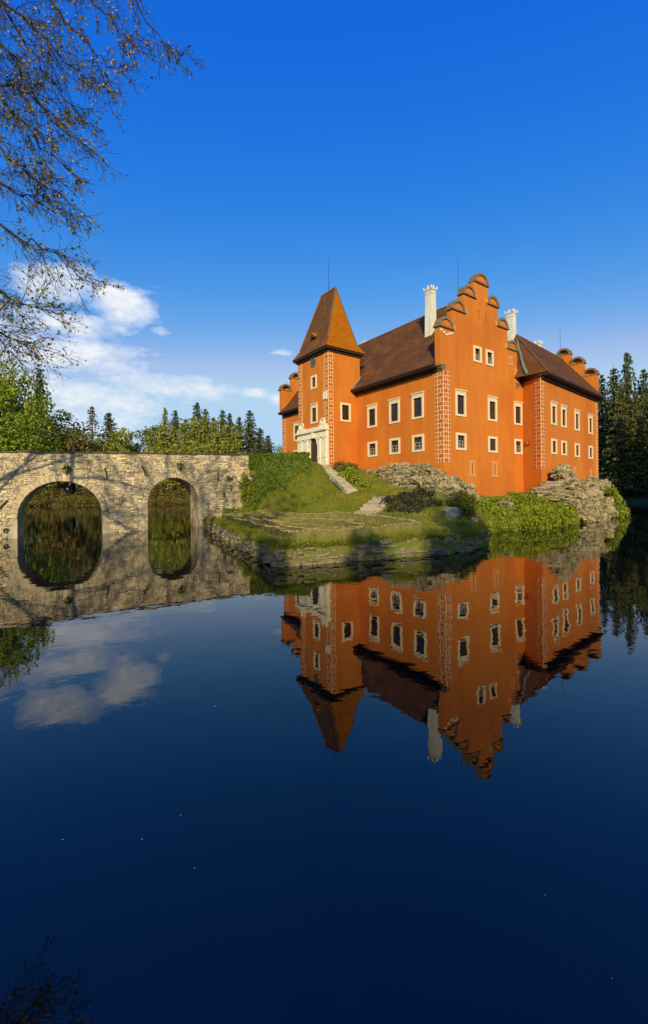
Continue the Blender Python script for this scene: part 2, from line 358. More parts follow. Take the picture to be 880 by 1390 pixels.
# ------------------------------------------------------------------ island terrain
SHORE = [(-12.5, 40.2), (-10.5, 37.0), (-7.6, 30.2), (-4.7, 23.2), (-1.95, 16.95), (-.4, 17.5), (2.4, 18.7), (5.8, 19.9), (8.7, 22.8), (9.9, 25.5), (11.0, 28.9), (13.1, 31.2), (14.9, 31.8), (20.2, 35.1), (25, 39.6), (28.8, 42.7), (31.8, 45.8), (33.2, 51), (31, 60), (20, 67), (2, 72), (-12, 64), (-14, 52), (-13, 44)]
CTRL = [(-8.6, 36.2, .8), (-1.4, 19, .62), (5.4, 23, .78), (-2.6, 33.2, 1.2), (0, 25, .72), (-4.5, 28, .75), (3, 26.3, .85), (-6.5, 34.6, .95), (2, 20.4, .6), (-3.2, 23, .62), (-6.5, 30, .7), (-9.6, 36.8, .65),
        (-8, 38.3, .95), (-7.3, 38.9, 1.1), (-8.8, 38.6, .8), (-7.0, 37.6, 1.1), (-6.0, 39.6, 5.6), (-1.4, 39.4, 5.9), (-4, 39.5, 5.8), (-6.2, 36.9, 1.2), (-3.9, 37.5, 3.7), (-5.2, 38.2, 3.6), (-5.0, 35.6, 1.5), (-2.4, 34.8, 2.2), (0, 36.3, 3.5), (-5.7, 37, 2.0), (-4.1, 34.5, 1.6), (.6, 32, 1.7), (3.2, 30, 1.75), (2.05, 33.5, 2.95), (3.4, 32.5, 2.7),
        (5.2, 29.5, 2.0), (5.6, 26.5, 1.35), (7.9, 30, 2.2), (8.2, 27.5, 1.3), (10.1, 29.2, 1.2), (11.2, 32, 2.2), (5.9, 22.5, .8), (8.2, 24.5, .6),
        (.3, 40.0, 5.2), (1.8, 40.2, 5.0), (6.9, 35.9, 3.4), (4.5, 37, 3.4), (3, 38.4, 4.0), (7.5, 33.5, 3.0), (9.2, 32.3, 2.8), (11, 34, 2.5), (14, 36, 2.3), (17, 38, 2.2), (12.5, 32.3, 1.4), (15.5, 33.3, 1.4), (14, 33.8, 2.0),
        (20, 36.8, 2.2), (25, 41, 2.4), (30, 45, 2.3), (32.4, 48, 1.0), (31, 45.6, .9), (8, 42, 4.5), (0, 50, 5.4), (20, 46, 3.5), (28, 50, 3.2), (-8, 50, 4.0), (-10, 45, 3.5), (-5, 60, 3), (15, 60, 2.5), (-1, 42.3, 5.75), (-4, 44, 5.75), (-1.5, 40.8, 5.75), (-6, 42, 5.7), (5.5, 37.5, 4.0), (4.0, 40.0, 4.6)]
_c = np.array(CTRL)
def _phi(r): return np.where(r > 0, r * r * np.log(np.maximum(r, 1e-9)), 0)
_D = np.linalg.norm(_c[:, None, :2] - _c[None, :, :2], axis=2)
_n = len(_c); _A = np.zeros((_n + 3, _n + 3)); _A[:_n, :_n] = _phi(_D) + np.eye(_n) * .2
_A[:_n, _n] = 1; _A[:_n, _n + 1:] = _c[:, :2]; _A[_n, :_n] = 1; _A[_n + 1:, :_n] = _c[:, :2].T
_w = np.linalg.solve(_A, np.concatenate([_c[:, 2], [0, 0, 0]]))
def isl_z(P):
    P = np.asarray(P, float).reshape(-1, 2)
    R = np.linalg.norm(P[:, None] - _c[None, :, :2], axis=2)
    z = _phi(R) @ _w[:_n] + _w[_n] + P @ _w[_n + 1:]
    d = -poly_dist(P, SHORE)
    rel = .05 * np.sin(P[:, 0] * 2.1) * np.sin(P[:, 1] * 1.7 + 1) + .04 * np.sin(P[:, 0] * 4.3 + P[:, 1] * 3.1)
    return np.clip(z + rel + .14 * np.exp(-np.maximum(P[:, 1] - 20, 0) / 4), .22, .72 + np.maximum(d, 0) * 2.2)
def iz(x, y): return float(isl_z([(x, y)])[0])
def build_island():
    B = []
    rng = random.Random(3)
    for i, a in enumerate(SHORE):
        b = SHORE[(i + 1) % len(SHORE)]; a = Vector(a); b = Vector(b); m = max(1, int((b - a).length / .45))
        for k in range(m): B.append(a.lerp(b, k / m))
    B = [Vector((p.x + rng.uniform(-.05, .05), p.y + rng.uniform(-.05, .05))) for p in B]
    nb = len(B); pts = list(B)
    xs = np.arange(-15, 38, .5); ys = np.arange(16, 73, .5)
    G = np.array([(x + rng.uniform(-.12, .12), y + rng.uniform(-.12, .12)) for x in xs for y in ys])
    G = G[poly_dist(G, SHORE) < -.28]
    pts += [Vector(p) for p in G]
    vs, es, fs, *_ = delaunay_2d_cdt(pts, [(i, (i + 1) % nb) for i in range(nb)], [], 1, 1e-5)
    P = np.array([(v.x, v.y) for v in vs]); z = isl_z(P)
    V = np.column_stack([P, z]).tolist(); Fc = [tuple(f) for f in fs]
    base = len(V)
    for p in B: V.append((p.x, p.y, -1.6))
    # boundary verts keep their order in the output
    for i in range(nb):
        j = (i + 1) % nb; Fc.append((i, j, base + j, base + i))
    me = bpy.data.meshes.new('island'); me.from_pydata(V, [], Fc); me.update()
    link('island', me, M['soil'], kind='structure', label='steep grassy island the castle stands on')
build_island()

# ------------------------------------------------------------------ castle
CC = Vector((9.7086, 34.056, 0)); TU = 2.1904; ROT = TU - PI / 2
castle = thing('castle', 'orange castle with stepped gables, entrance tower and brown tiled roofs on the island', 'castle', CC, rz=ROT)
OFF[castle.name] = Vector()        # parts are in the castle's own axes: x along the south gable, y along the west front
YN = 25.93
fW = Frame((0, 0), (0, 1), -1)     # west front, outward -x
fG = Frame((0, 0), (1, 0), 1)      # south gable, outward -y
WR = Vector((10.93, -2.22)); WD = Vector((.9946, .1035)); WN = Vector((-.1035, .9946))
fR = Frame(WR, WD, 1)
GE = Vector((11.83, 0)); fRet = Frame(GE, WR - GE, 1); RETL = (WR - GE).length
if fRet.n.x > 0: fRet.n = -fRet.n
TX, TY0, TY1 = -3.56, 10.83, 16.27
fTW = Frame((TX, TY0), (0, 1), -1)
fTS = Frame((TX, TY0), (1, 0), 1)
WL = 16.29
fE = Frame(WR + WD * WL, WN, 1)
fN = Frame((0, YN), (1, 0), -1)

def wall(mb, fr, s0, s1, z0, z1fn, openings, depth=.24, sx=(), zx=(), rim=False):
    """sheet of wall cells with recessed openings; z1fn(s) = top height at s"""
    ss = sorted(set([s0, s1] + [o[0] for o in openings] + [o[1] for o in openings] + list(sx)))
    zz = sorted(set([z0] + [o[2] for o in openings] + [o[3] for o in openings] + list(zx)))
    def inside(i, j):
        if i < 0 or j < 0 or i >= len(ss) - 1 or j >= len(zz) - 1: return 0
        sm = (ss[i] + ss[i + 1]) / 2; zm = (zz[j] + zz[j + 1]) / 2
        if zm > z1fn(sm): return 0
        for o in openings:
            if o[0] < sm < o[1] and o[2] < zm < o[3]: return 2
        return 1
    for i in range(len(ss) - 1):
        for j in range(len(zz) - 1):
            if inside(i, j) != 1: continue
            a, b, c, d = ss[i], ss[i + 1], zz[j], zz[j + 1]
            mb.quad(fr.p(a, c), fr.p(b, c), fr.p(b, d), fr.p(a, d))
            for (ii, jj, e) in ((i - 1, j, ((a, c), (a, d))), (i + 1, j, ((b, c), (b, d))), (i, j - 1, ((a, c), (b, c))), (i, j + 1, ((a, d), (b, d)))):
                if inside(ii, jj) == 2 or (rim and inside(ii, jj) == 0):
                    (p, q), (r, t) = e
                    mb.quad(fr.p(p, q), fr.p(r, t), fr.p(r, t, -depth), fr.p(p, q, -depth))

# windows: (frame, s0, s1, z0, z1, hooded, white sash, crossed)
WIN = []
def win(fr, sc, z0, z1, hood, ww=.94, white=False): WIN.append((fr, sc - ww / 2, sc + ww / 2, z0, z1, hood, white))
for sc in (8.52, 5.5, 2.71): win(fW, sc, 9.36, 10.98, True); win(fW, sc, 6.52, 7.62, False, white=True)
for sc in (22.4,): win(fW, sc, 9.5, 11.2, True); win(fW, sc, 6.6, 8.0, False)
for sc in (2.2, 6.75, 10.95): win(fG, sc, 9.36, 10.95, True, .96)
win(fG, 2.2, 6.54, 7.6, False, .96, True); win(fG, 6.75, 6.54, 7.6, False, .96); win(fG, 10.95, 6.58, 7.64, False, .92, True)
win(fG, 4.6, 14.28, 15.3, False, .74, True); win(fG, 6.4, 14.28, 15.3, False, .74, True)
for sc in (3.0, 5.55, 9.3, 13.6): win(fR, sc, 9.36, 10.95, True, .94); win(fR, sc, 6.56, 7.64, False, .94)
win(fTS, 2.07, 10.12, 11.6, False, .9)
win(fTW, 2.45, 13.6, 14.6, False, .62); win(fTW, 2.45, 10.1, 11.5, True, .78)
OPEN = {}
for w_ in WIN: OPEN.setdefault(id(w_[0]), []).append((w_[1], w_[2], w_[3], w_[4]))
def op(fr): return OPEN.get(id(fr), [])
HALF = [5.64, 4.05, 2.55, 1.03]; STEPZ = [16.2, 17.95, 19.6, 21.1]; GC = 5.25
def gable_top(s):
    h = 13.2
    for a, z in zip(HALF, STEPZ):
        if abs(s - GC) < a: h = z
    if s > 11.0: h = 13.0
    return h
SX = [GC - a for a in HALF] + [GC + a for a in HALF]
slits = [(4.82, 4.98, 17.84, 18.65), (5.82, 5.98, 17.84, 18.65)]
wb = MB()
wall(wb, fW, 0, YN, 1.0, lambda s: 13.35, op(fW), zx=(13.3,))
wall(wb, fG, 0, 11.83, 1.0, lambda s: min(gable_top(s), 13.2) if s > -1 else 0, [o for o in op(fG) if o[3] < 13], zx=(13.2,))
wall(wb, fN, 0, 11.5, 1.0, lambda s: 13.2, [], zx=(13.2,))
wall(wb, Frame((11.5, 0), (0, 1), 1), 0.05, YN, 1.0, lambda s: 13.35, [], zx=(13.3,))
wb.build('wall', M['plaster'], castle, raw=True)
# gables (parapets with steps)
def gable(name, fr, gc, half, stepz, zb, opens, T=.5, left=True, right=True):
    mb = MB()
    def top(s):
        h = -1
        for a, z in zip(half, stepz):
            if abs(s - gc) < a: h = z
        return h
    sx = [gc - a for a in half] + [gc + a for a in half]
    wall(mb, fr, gc - half[0], gc + half[0], zb, top, opens, depth=.28, sx=sx, zx=stepz, rim=True)
    for k, (a, z) in enumerate(zip(half, stepz)):
        z0 = zb if k == 0 else stepz[k - 1]
        mb.fbox(fr, gc - a, gc + a, z0, z, -T, -.281)
    g = mb.build(name, M['plaster'], castle, raw=True)
    def lun(sc, zb_, w=1.85, over=.14):
        m = MB(); r = w / 2 - .06
        m.fbox(fr, sc - w / 2, sc + w / 2, zb_ - .02, zb_ + .12, -T - .06, over)
        K = 10; hh = .80
        for k in range(K):
            a0, a1 = PI * k / K, PI * (k + 1) / K
            def P(a, rr, o): return fr.p(sc - rr * math.cos(a), zb_ + .12 + rr * math.sin(a) * hh / r, o)
            ri = r - .24
            p = [P(a0, r, over - .02), P(a1, r, over - .02), P(a1, ri, over - .02), P(a0, ri, over - .02), P(a0, r, -T), P(a1, r, -T), P(a1, ri, -T), P(a0, ri, -T)]
            m.hexa(p)
        lo = m.build('lunette', M['lun'], g, raw=True)
        m2 = MB()
        ri = r - .24
        m2.poly([fr.p(sc - ri, zb_ + .12, .02)] + [fr.p(sc - ri * math.cos(PI * k / 10), zb_ + .12 + ri * math.sin(PI * k / 10) * hh / r, .02) for k in range(1, 10)] + [fr.p(sc + ri, zb_ + .12, .02)])
        m2.fbox(fr, sc - .22, sc + .22, zb_ + .12, zb_ + .36, .021, .07)
        m2.build('tympanum', M['plaster'], g, raw=True)
    lun(gc, stepz[-1], half[-1] * 2 + .12)
    n = len(half)
    for k in range(n - 1):
        inner = half[k + 1]; outer = half[k]; w = min(1.85, outer - inner + .55)
        c = (outer + .14) - w / 2
        if left: lun(gc - c, stepz[k], w)
        if right: lun(gc + c, stepz[k], w)
    return g
gS = gable('gable', fG, GC, HALF, STEPZ, 13.2, [o for o in op(fG) if o[3] > 13] + slits, right=True)
gN = gable('gable', fN, GC, HALF, STEPZ, 13.2, [], right=False)
# kneeler corbels below the south gable ends
mb = MB()
for sc, sg in ((0, -1), (10.9, 1)):
    for k in range(3): 
        o = .13 * (k + 1)
        a, b = (sc - o - (.02), sc + .25) if sg < 0 else (sc - .25, sc + o)
        mb.fbox(fG, a, b, 12.72 + k * .16, 12.72 + (k + 1) * .16 - (.003 if k == 2 else -.002 * 0), -.45, .05 + .02 * k)
    mb.build('corbel', M['lun'], gS, raw=True); mb = MB()
# white scroll remains under the lowest lunette
mb = MB()
for k in range(5):
    mb.fbox(fG, -.3 + k * .34, -.3 + k * .34 + .24, 15.62 + .12 * abs(k - 2) , 15.78 + .12 * abs(k - 2), 0, .035)
mb.build('scroll_ornament', M['white'], gS, raw=True)
# plaster scroll blocks at the step corners
mb = MB()
for k, (a, z) in enumerate(zip(HALF[1:], STEPZ[:3])):
    for sg in (-1, 1):
        x = GC + sg * (a - .22) if k else GC + sg * (a - .2)
        mb = MB(); mb.fbox(fG, x - .2, x + .2, z + .0, z + .42, 0, .05); mb.build('step_block', M['plaster_pale'], gS, raw=True)

# wing
wb = MB()
wall(wb, fR, 0, WL, 1.0, lambda s: 13.9, op(fR), zx=(13.85,))
wall(wb, fRet, 0, RETL, 1.0, lambda s: 13.9, [], zx=(13.85,))
wall(wb, fE, 0, 7, 1.0, lambda s: 13.9, [], zx=(13.85,))
wall(wb, Frame(WR + WN * 7, WD, -1), .8, WL, 1.0, lambda s: 13.9, [], zx=(13.85,))
wb.build('wing_wall', M['plaster'], castle, raw=True)
gE = gable('gable', fE, 3.5, [3.62, 2.25, .85], [16.3, 17.95, 19.35], 13.85, [])
# tower
wb = MB()
wall(wb, fTW, 0, TY1 - TY0, 4.5, lambda s: 17.0, op(fTW), zx=(16.95,))
wall(wb, fTS, 0, 4.0, 4.5, lambda s: 17.0, op(fTS), zx=(16.95,))
wall(wb, Frame((TX, TY1), (1, 0), -1), 0, 4.0, 4.5, lambda s: 17.0, [], zx=(16.95,))
wall(wb, Frame((TX + 4.0, TY0), (0, 1), 1), 0, TY1 - TY0, 12.0, lambda s: 17.0, [], zx=(16.95,))
wb.build('tower_wall', M['plaster'], castle, raw=True)

# ---- window joinery
for (fr, a, b, z0, z1, hood, white) in WIN:
    m = MB(); lt = .2 if not hood else .24
    m.ring(fr, a, b, z0, z1, .2, -.02, .07, wb=.17, wt=lt)
    if hood:
        m.fbox(fr, a - .2, b + .2, z1 + lt + .003, z1 + lt + .12, 0, .10)
        m.fbox(fr, a - .26, b + .26, z1 + lt + .123, z1 + lt + .2, 0, .17)
    w_ = m.build('window', M['cream'], castle, raw=True)
    m = MB()
    m.ring(fr, a + .06, b - .06, z0 + .06, z1 - .06, .06, -.14, -.08)
    c = (a + b) / 2; t = z0 + (z1 - z0) * .64
    m.fbox(fr, c - .035, c + .035, z0 + .06, z1 - .06, -.14, -.085)
    m.fbox(fr, a + .06, c - .035, t - .03, t + .03, -.14, -.09); m.fbox(fr, c + .035, b - .06, t - .03, t + .03, -.14, -.09)
    m.build('sash', M['sash'], w_, raw=True)
    m = MB(); m.quad(fr.p(a, z0, -.12), fr.p(b, z0, -.12), fr.p(b, z1, -.12), fr.p(a, z1, -.12))
    m.build('pane', M['glass'], w_, raw=True)
    if (int(c * 37 + z0 * 11) % 3) == 0:
        m = MB(); m.quad(fr.p(a + .08, z0 + .1, -.1185), fr.p(a + .26, z0 + .1, -.1185), fr.p(a + .22, z1 - .08, -.1185), fr.p(a + .08, z1 - .08, -.1185))
        m.build('curtain', M['curtain'], w_, raw=True)
    if white:   # pale inner casement with glazing bars
        m = MB()
        for (p, q) in ((a + .07, c - .04), (c + .04, b - .07)):
            m.ring(fr, p + .03, q - .03, z0 + .1, t - .07, .03, -.119, -.1)
            zz = (z0 + t) / 2
            m.fbox(fr, p + .03, q - .03, zz - .015, zz + .015, -.119, -.1)
            if fr is fW and p < c: continue
        m.build('glazing_bar', M['sash_w'], w_, raw=True)
for (a, b, z0, z1) in slits:
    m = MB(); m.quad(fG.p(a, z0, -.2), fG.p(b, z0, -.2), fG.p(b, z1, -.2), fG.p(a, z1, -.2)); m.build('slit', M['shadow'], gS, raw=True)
# ---- plaster loophole surrounds
def loop(fr, sc, z0, z1, w):
    m = MB(); a, b = sc - w * .32, sc + w * .32
    m.fbox(fr, a, sc - .06, z0 + .22, z1 - .22, -.02, .03); m.fbox(fr, sc + .06, b, z0 + .22, z1 - .22, -.02, .03)
    for zz, h in ((z0, .11), (z1 - .11, .11)): m.fbox(fr, sc - w / 2, sc + w / 2, zz, zz + h, -.02, .035)
    for zz in (z0 + .11, z1 - .22): m.fbox(fr, sc - w * .4, sc + w * .4, zz, zz + .11, -.02, .032)
    l = m.build('loophole', M['plaster_pale'], castle, raw=True)
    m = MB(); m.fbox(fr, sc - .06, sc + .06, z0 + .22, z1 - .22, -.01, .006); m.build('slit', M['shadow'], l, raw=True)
for sc, z0, z1, w in ((3.7, 4.16, 5.57, 1.15), (7.05, 4.18, 5.6, 1.15), (9.75, 14.68, 15.6, .95), (10.85, 13.2, 14.5, 1.1)): loop(fG, sc, z0, z1, w)
for sc, z0, z1, w in ((6.05, 4.1, 5.4, .9), (8.55, 4.1, 5.35, 1.0), (13.6, 4.3, 5.2, .9)): loop(fR, sc, z0, z1, w)
m = MB(); m.fbox(fRet, .55, .95, 7.25, 7.7, 0, .14); rb = m.build('wall_box', M['red'], castle, raw=True)
m = MB(); m.fbox(fRet, .62, .88, 7.33, 7.62, .141, .16); m.build('box_face', M['plaster_pale'], rb, raw=True)

# ---- quoins
qmesh = MB(); qmesh.box(-.5, .5, 0, 1, -.5, .5); QM = qmesh.mesh('quoin_block'); QM.materials.append(M['quoin'])
def quoins(fr, s0, sg, z0, z1, single=True, L=.86, ch=.345, phase=0):
    """one face of a quoined corner; s0 corner position, sg direction away from the corner"""
    m = MB(); a, b = sorted((s0, s0 + sg * L)); m.fbox(fr, a, b, z0, z1, -.01, .018)
    strip = m.build('quoin_strip', M['joint'], castle, raw=True)
    n = int((z1 - z0) / ch); ch = (z1 - z0) / n; joined = MB(); g = .038
    for k in range(n):
        zb, zt = z0 + k * ch + g, z0 + (k + 1) * ch - g
        segs = [(0.0, .50), (.57, L - .05)] if (k + phase) % 2 == 0 else [(0, .22), (.29, .50), (.57, L - .05)]
        for (p, q) in segs:
            a, b = sorted((s0 + sg * (p + g), s0 + sg * (q)))
            if single:
                o = link('quoin_block', QM, None, strip)
                cx = fr.o + fr.d * (a + b) / 2
                o.location = (cx.x, cx.y, (zb + zt) / 2)
                o.rotation_euler = (0, 0, math.atan2(fr.n.y, fr.n.x) - PI / 2)
                o.scale = (b - a, .034, zt - zb)
            else: joined.fbox(fr, a, b, zb, zt, -.005, .034)
    if not single: joined.build('quoin_block', M['quoin_i'], strip, raw=True, kind='stuff')
quoins(fG, 0, 1, 5.3, 12.7, True); quoins(fW, 0, 1, 5.3, 12.7, True, phase=1)
quoins(fR, 0, 1, 4.9, 13.6, True); quoins(fRet, RETL, -1, 4.9, 13.6, False, phase=1)
quoins(fTS, 0, 1, 5.6, 16.7, True, L=.62); quoins(fTW, 0, 1, 9.9, 16.7, False, L=.75, phase=1)
quoins(fTW, TY1 - TY0, -1, 9.9, 16.7, False, L=.8); quoins(fW, YN, -1, 5.6, 13.0, False, L=.9); quoins(fR, WL, -1, 3.6, 13.6, False, L=.7)

# ---- roofs: laid in courses, each lapped over the one below
def roof_face(mb, bl, br, tr, tl, rows, lift=.022, prof=None):
    bl, br, tr, tl = map(Vector, (bl, br, tr, tl))
    nrm = (br - bl).cross(tl - bl); nrm.normalize()
    if nrm.z < 0: nrm = -nrm
    for k in range(rows):
        t0, t1 = k / rows, (k + 1) / rows
        a, b = bl.lerp(tl, t0), br.lerp(tr, t0); c, d = br.lerp(tr, t1), bl.lerp(tl, t1)
        up = nrm * lift
        mb.quad(a + up, b + up, c, d)
        mb.quad(a + nrm * -.06, b + nrm * -.06, b + up, a + up)
def ridge_line(p, q, name, parent, r=.11, seg=.42):
    p, q = Vector(p), Vector(q); n = max(2, int((q - p).length / seg)); m = MB()
    for k in range(n):
        a, b = p.lerp(q, k / n), p.lerp(q, (k + 1) / n + .01)
        m.tube([a, b], [r, r * .82], 6)
    return m.build(name, M['ridge'], parent, raw=True)
rb = MB()
EX, EZ, RZ, KX, KZ = -.78, 13.2, 20.42, .45, 14.35
ya, yb = .42, YN - .42
for sg in (1, -1):
    def X(x): return x if sg > 0 else 2 * GC - x
    roof_face(rb, (X(EX), ya, EZ), (X(EX), yb, EZ), (X(KX), yb, KZ), (X(KX), ya, KZ), 4)
    roof_face(rb, (X(KX), ya, KZ), (X(KX), yb, KZ), (GC, yb, RZ), (GC, ya, RZ), 21)
roof = rb.build('roof', M['tile'], castle, raw=True)
ridge_line((GC, ya, RZ + .05), (GC, yb, RZ + .05), 'ridge_tile', roof)
m = MB(); m.box(EX + .03, 0.0, .3, YN - .3, EZ - .24, EZ - .08); m.box(EX - .06, EX + .04, .3, YN - .3, EZ - .13, EZ + .0)
m.box(-.2, -.001, .5, YN - .5, EZ - .48, EZ - .24)
m.build('eave', M['soffit'], roof, raw=True)
# wing roof with hip at the west
def wp(a, q, z): v = WR + WD * a + WN * q; return (v.x, v.y, z)
rb = MB(); E0, E1, WEZ, WRZ = -.72, 7.5, 13.62, 18.8
roof_face(rb, wp(-.3, E0, WEZ), wp(WL - .1, E0, WEZ), wp(WL - .1, 3.5, WRZ), wp(3.1, 3.5, WRZ), 19)
roof_face(rb, wp(WL - .1, E1, WEZ), wp(-.3, E1, WEZ), wp(3.1, 3.5, WRZ), wp(WL - .1, 3.5, WRZ), 19)
roof_face(rb, wp(-.3, E1, WEZ), wp(-.3, E0, WEZ), wp(3.1, 3.5, WRZ), wp(3.1, 3.5001, WRZ), 19)
wroof = rb.build('roof', M['tile'], castle, raw=True)
ridge_line(wp(3.1, 3.5, WRZ + .05), wp(WL - .4, 3.5, WRZ + .05), 'ridge_tile', wroof)
ridge_line(wp(-.3, E0, WEZ + .06), wp(3.1, 3.5, WRZ + .05), 'hip_tile', wroof, r=.07)
m = MB()
fRo = Frame(WR, WD, 1)
m.fbox(fRo, -.2, WL - .05, WEZ - .22, WEZ - .07, .001, .66); m.fbox(fRo, -.26, WL, WEZ - .16, WEZ + .0, .661, .74)
m.fbox(fRo, .0, WL - .1, WEZ - .48, WEZ - .22, .001, .22)
m.fbox(fRet, .2, RETL + .2, WEZ - .3, WEZ - .08, .001, .28)
m.build('eave', M['soffit'], wroof, raw=True)
# copper valley and flashing
def hip_pt(px, py):
    """point on the wing's west hip seen at that photo pixel, in castle axes"""
    Rm = Matrix.Rotation(-ROT, 3, 'Z'); o = Rm @ (Vector((0, 0, H)) - CC); d = Rm @ (pt_at(px, py, 10) - Vector((0, 0, H)))
    a, b, c = Vector(wp(-.3, E0, WEZ)), Vector(wp(-.3, E1, WEZ)), Vector(wp(3.1, 3.5, WRZ)); n = (b - a).cross(c - a)
    t = (a - o).dot(n) / d.dot(n); return o + d * (t * .997)
m = MB(); m.tube([hip_pt(701.5, 459), hip_pt(704, 470), hip_pt(708, 488), hip_pt(712, 500), hip_pt(715.5, 507)], [.05, .09, .11, .14, .15], 6); m.build('valley_flashing', M['copper'], wroof, raw=True)
m = MB(); m.tube([(-.72, TY0 - .15, 13.1), (-.4, TY0 - .12, 13.6), (.1, TY0 - .1, 14.2), (.45, TY0 - .1, 14.6)], [.13, .12, .1, .1], 5); m.build('roof_flashing', M['copper'], roof, raw=True)
# tower roof
rb = MB()
tx0, tx1, ty0, ty1 = TX - .5, TX + 4.4, TY0 - .45, TY1 - .02 + .42
TEZ = 17.0
def ring_at(o, z): return [(tx0 + o, ty0 + o, z), (tx1 - o, ty0 + o, z), (tx1 - o, ty1 - o, z), (tx0 + o, ty1 - o, z)]
r0, r1 = ring_at(0, TEZ), ring_at(.62, TEZ + .95)
xm = (tx0 + tx1) / 2; top = [(xm, TY0 + 1.25, 23.75), (xm, TY0 + 3.75, 23.75)]
rb2 = MB()
for k in range(4):
    a, b = r0[k], r0[(k + 1) % 4]; c, d = r1[(k + 1) % 4], r1[k]
    roof_face(rb2 if k == 0 else rb, a, b, c, d, 4)
    if k == 0: roof_face(rb2, d, c, (xm + .001, top[0][1], 23.75), (xm - .001, top[0][1], 23.75), 22)
    if k == 1: roof_face(rb, d, c, top[1], top[0], 22)
    if k == 2: roof_face(rb, d, c, (xm - .001, top[1][1], 23.75), (xm + .001, top[1][1], 23.75), 22)
    if k == 3: roof_face(rb, d, c, top[0], top[1], 22)
troof = rb.build('tower_roof', M['tile_b'], castle, raw=True)
rb2.build('lichen_slope', M['tile_o'], troof, raw=True)
ridge_line((xm, top[0][1], 23.78), (xm, top[1][1], 23.78), 'ridge_tile', troof)
for k in range(4):
    ridge_line(Vector(r1[k]) + Vector((0, 0, .04)), Vector(top[0 if k < 2 else 1]) + Vector((0, 0, .02)), 'hip_tile', troof, r=.085)
m = MB(); m.box(tx0 + .08, tx1 - .08, ty0 + .08, ty1 - .08, TEZ - .2, TEZ - .07); m.box(tx0 + .3, tx1 - .3, ty0 + .3, ty1 - .3, TEZ - .38, TEZ - .2); m.build('eave', M['soffit'], troof, raw=True)
# little dormer on the tower's west slope
m = MB(); x = tx0 + .62; sl = (xm - x) / (23.75 - TEZ - .95)
def dz(z): return x + (z - TEZ - .95) * sl
yc = TY0 + 2.85; zd = 18.75
m.hexa([(dz(zd) - .32, yc - .5, zd + .02), (dz(zd) - .32, yc + .5, zd + .02), (dz(zd) + .4, yc + .5, zd + .02), (dz(zd) + .4, yc - .5, zd + .02), (dz(zd) - .3, yc - .08, zd + .5), (dz(zd) - .3, yc + .08, zd + .5), (dz(zd) + .5, yc + .08, zd + .62), (dz(zd) + .5, yc - .08, zd + .62)])
dm = m.build('dormer', M['tile_o'], troof, raw=True)
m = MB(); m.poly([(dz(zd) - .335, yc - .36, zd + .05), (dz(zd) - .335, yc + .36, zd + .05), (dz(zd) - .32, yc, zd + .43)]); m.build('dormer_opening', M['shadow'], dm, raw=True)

# ---- chimneys
def chimney(x, y, z0, z1, w, d):
    m = MB(); hw, hd = w / 2, d / 2
    m.hexa([(x - hw, y - hd, z0), (x + hw, y - hd, z0), (x + hw, y + hd, z0), (x - hw, y + hd, z0)] + [(x + a * hw * .86, y + b * hd * .86, z1 - .8) for a, b in ((-1, -1), (1, -1), (1, 1), (-1, 1))])
    c = m.build('chimney', M['white'], castle, raw=True)
    m = MB(); z = z1 - .8
    for k, (o, h) in enumerate(((.04, .08), (.0, .24), (.06, .08))):
        m.box(x - hw * .86 - o, x + hw * .86 + o, y - hd * .86 - o, y + hd * .86 + o, z + .002, z + h); z += h
    for (a, b) in ((-1, -1), (1, -1), (1, 1), (-1, 1), (0, -1), (0, 1), (-1, 0), (1, 0)):
        px, py = x + a * hw * .9, y + b * hd * .9; o = .10 if a and b else .08; t = z1 - .02 if not (a and b) else z1 - .1
        q = (.08 * a, .08 * b) if a and b else (0, 0)
        m.hexa([(px - o, py - o, z), (px + o, py - o, z), (px + o, py + o, z), (px - o, py + o, z)] + [(px + q[0] + i * .035, py + q[1] + j * .035, t) for i, j in ((-1, -1), (1, -1), (1, 1), (-1, 1))])
    m.build('crown', M['white'], c, raw=True)
chimney(3.0, 3.75, 16.6, 21.8, .72, .84)
chimney(13.55, 2.1, 15.5, 21.6, .7, .8)
chimney(6.6, 17.0, 18.0, 21.4, .7, .8)
p = wp(12.4, 5.2, 0); chimney(p[0], p[1], 16, 20.85, .7, .8)
for x, y, z0, z1 in ((xm, TY0 + 2.4, 23.7, 27.2), (GC, 2.4, 20.4, 24.4), (12.6, 3.2, 18.0, 22.3)) : 
    m = MB(); m.tube([(x, y, z0), (x, y, z0 + .6), (x, y, z1)], [.035, .025, .012], 5); m.build('lightning_rod', M['iron'], castle, raw=True)
p = wp(14.9, 3.5, 0); m = MB(); m.tube([(p[0], p[1], 18.7), (p[0], p[1], 22.4)], [.03, .012], 5); m.build('lightning_rod', M['iron'], castle, raw=True)

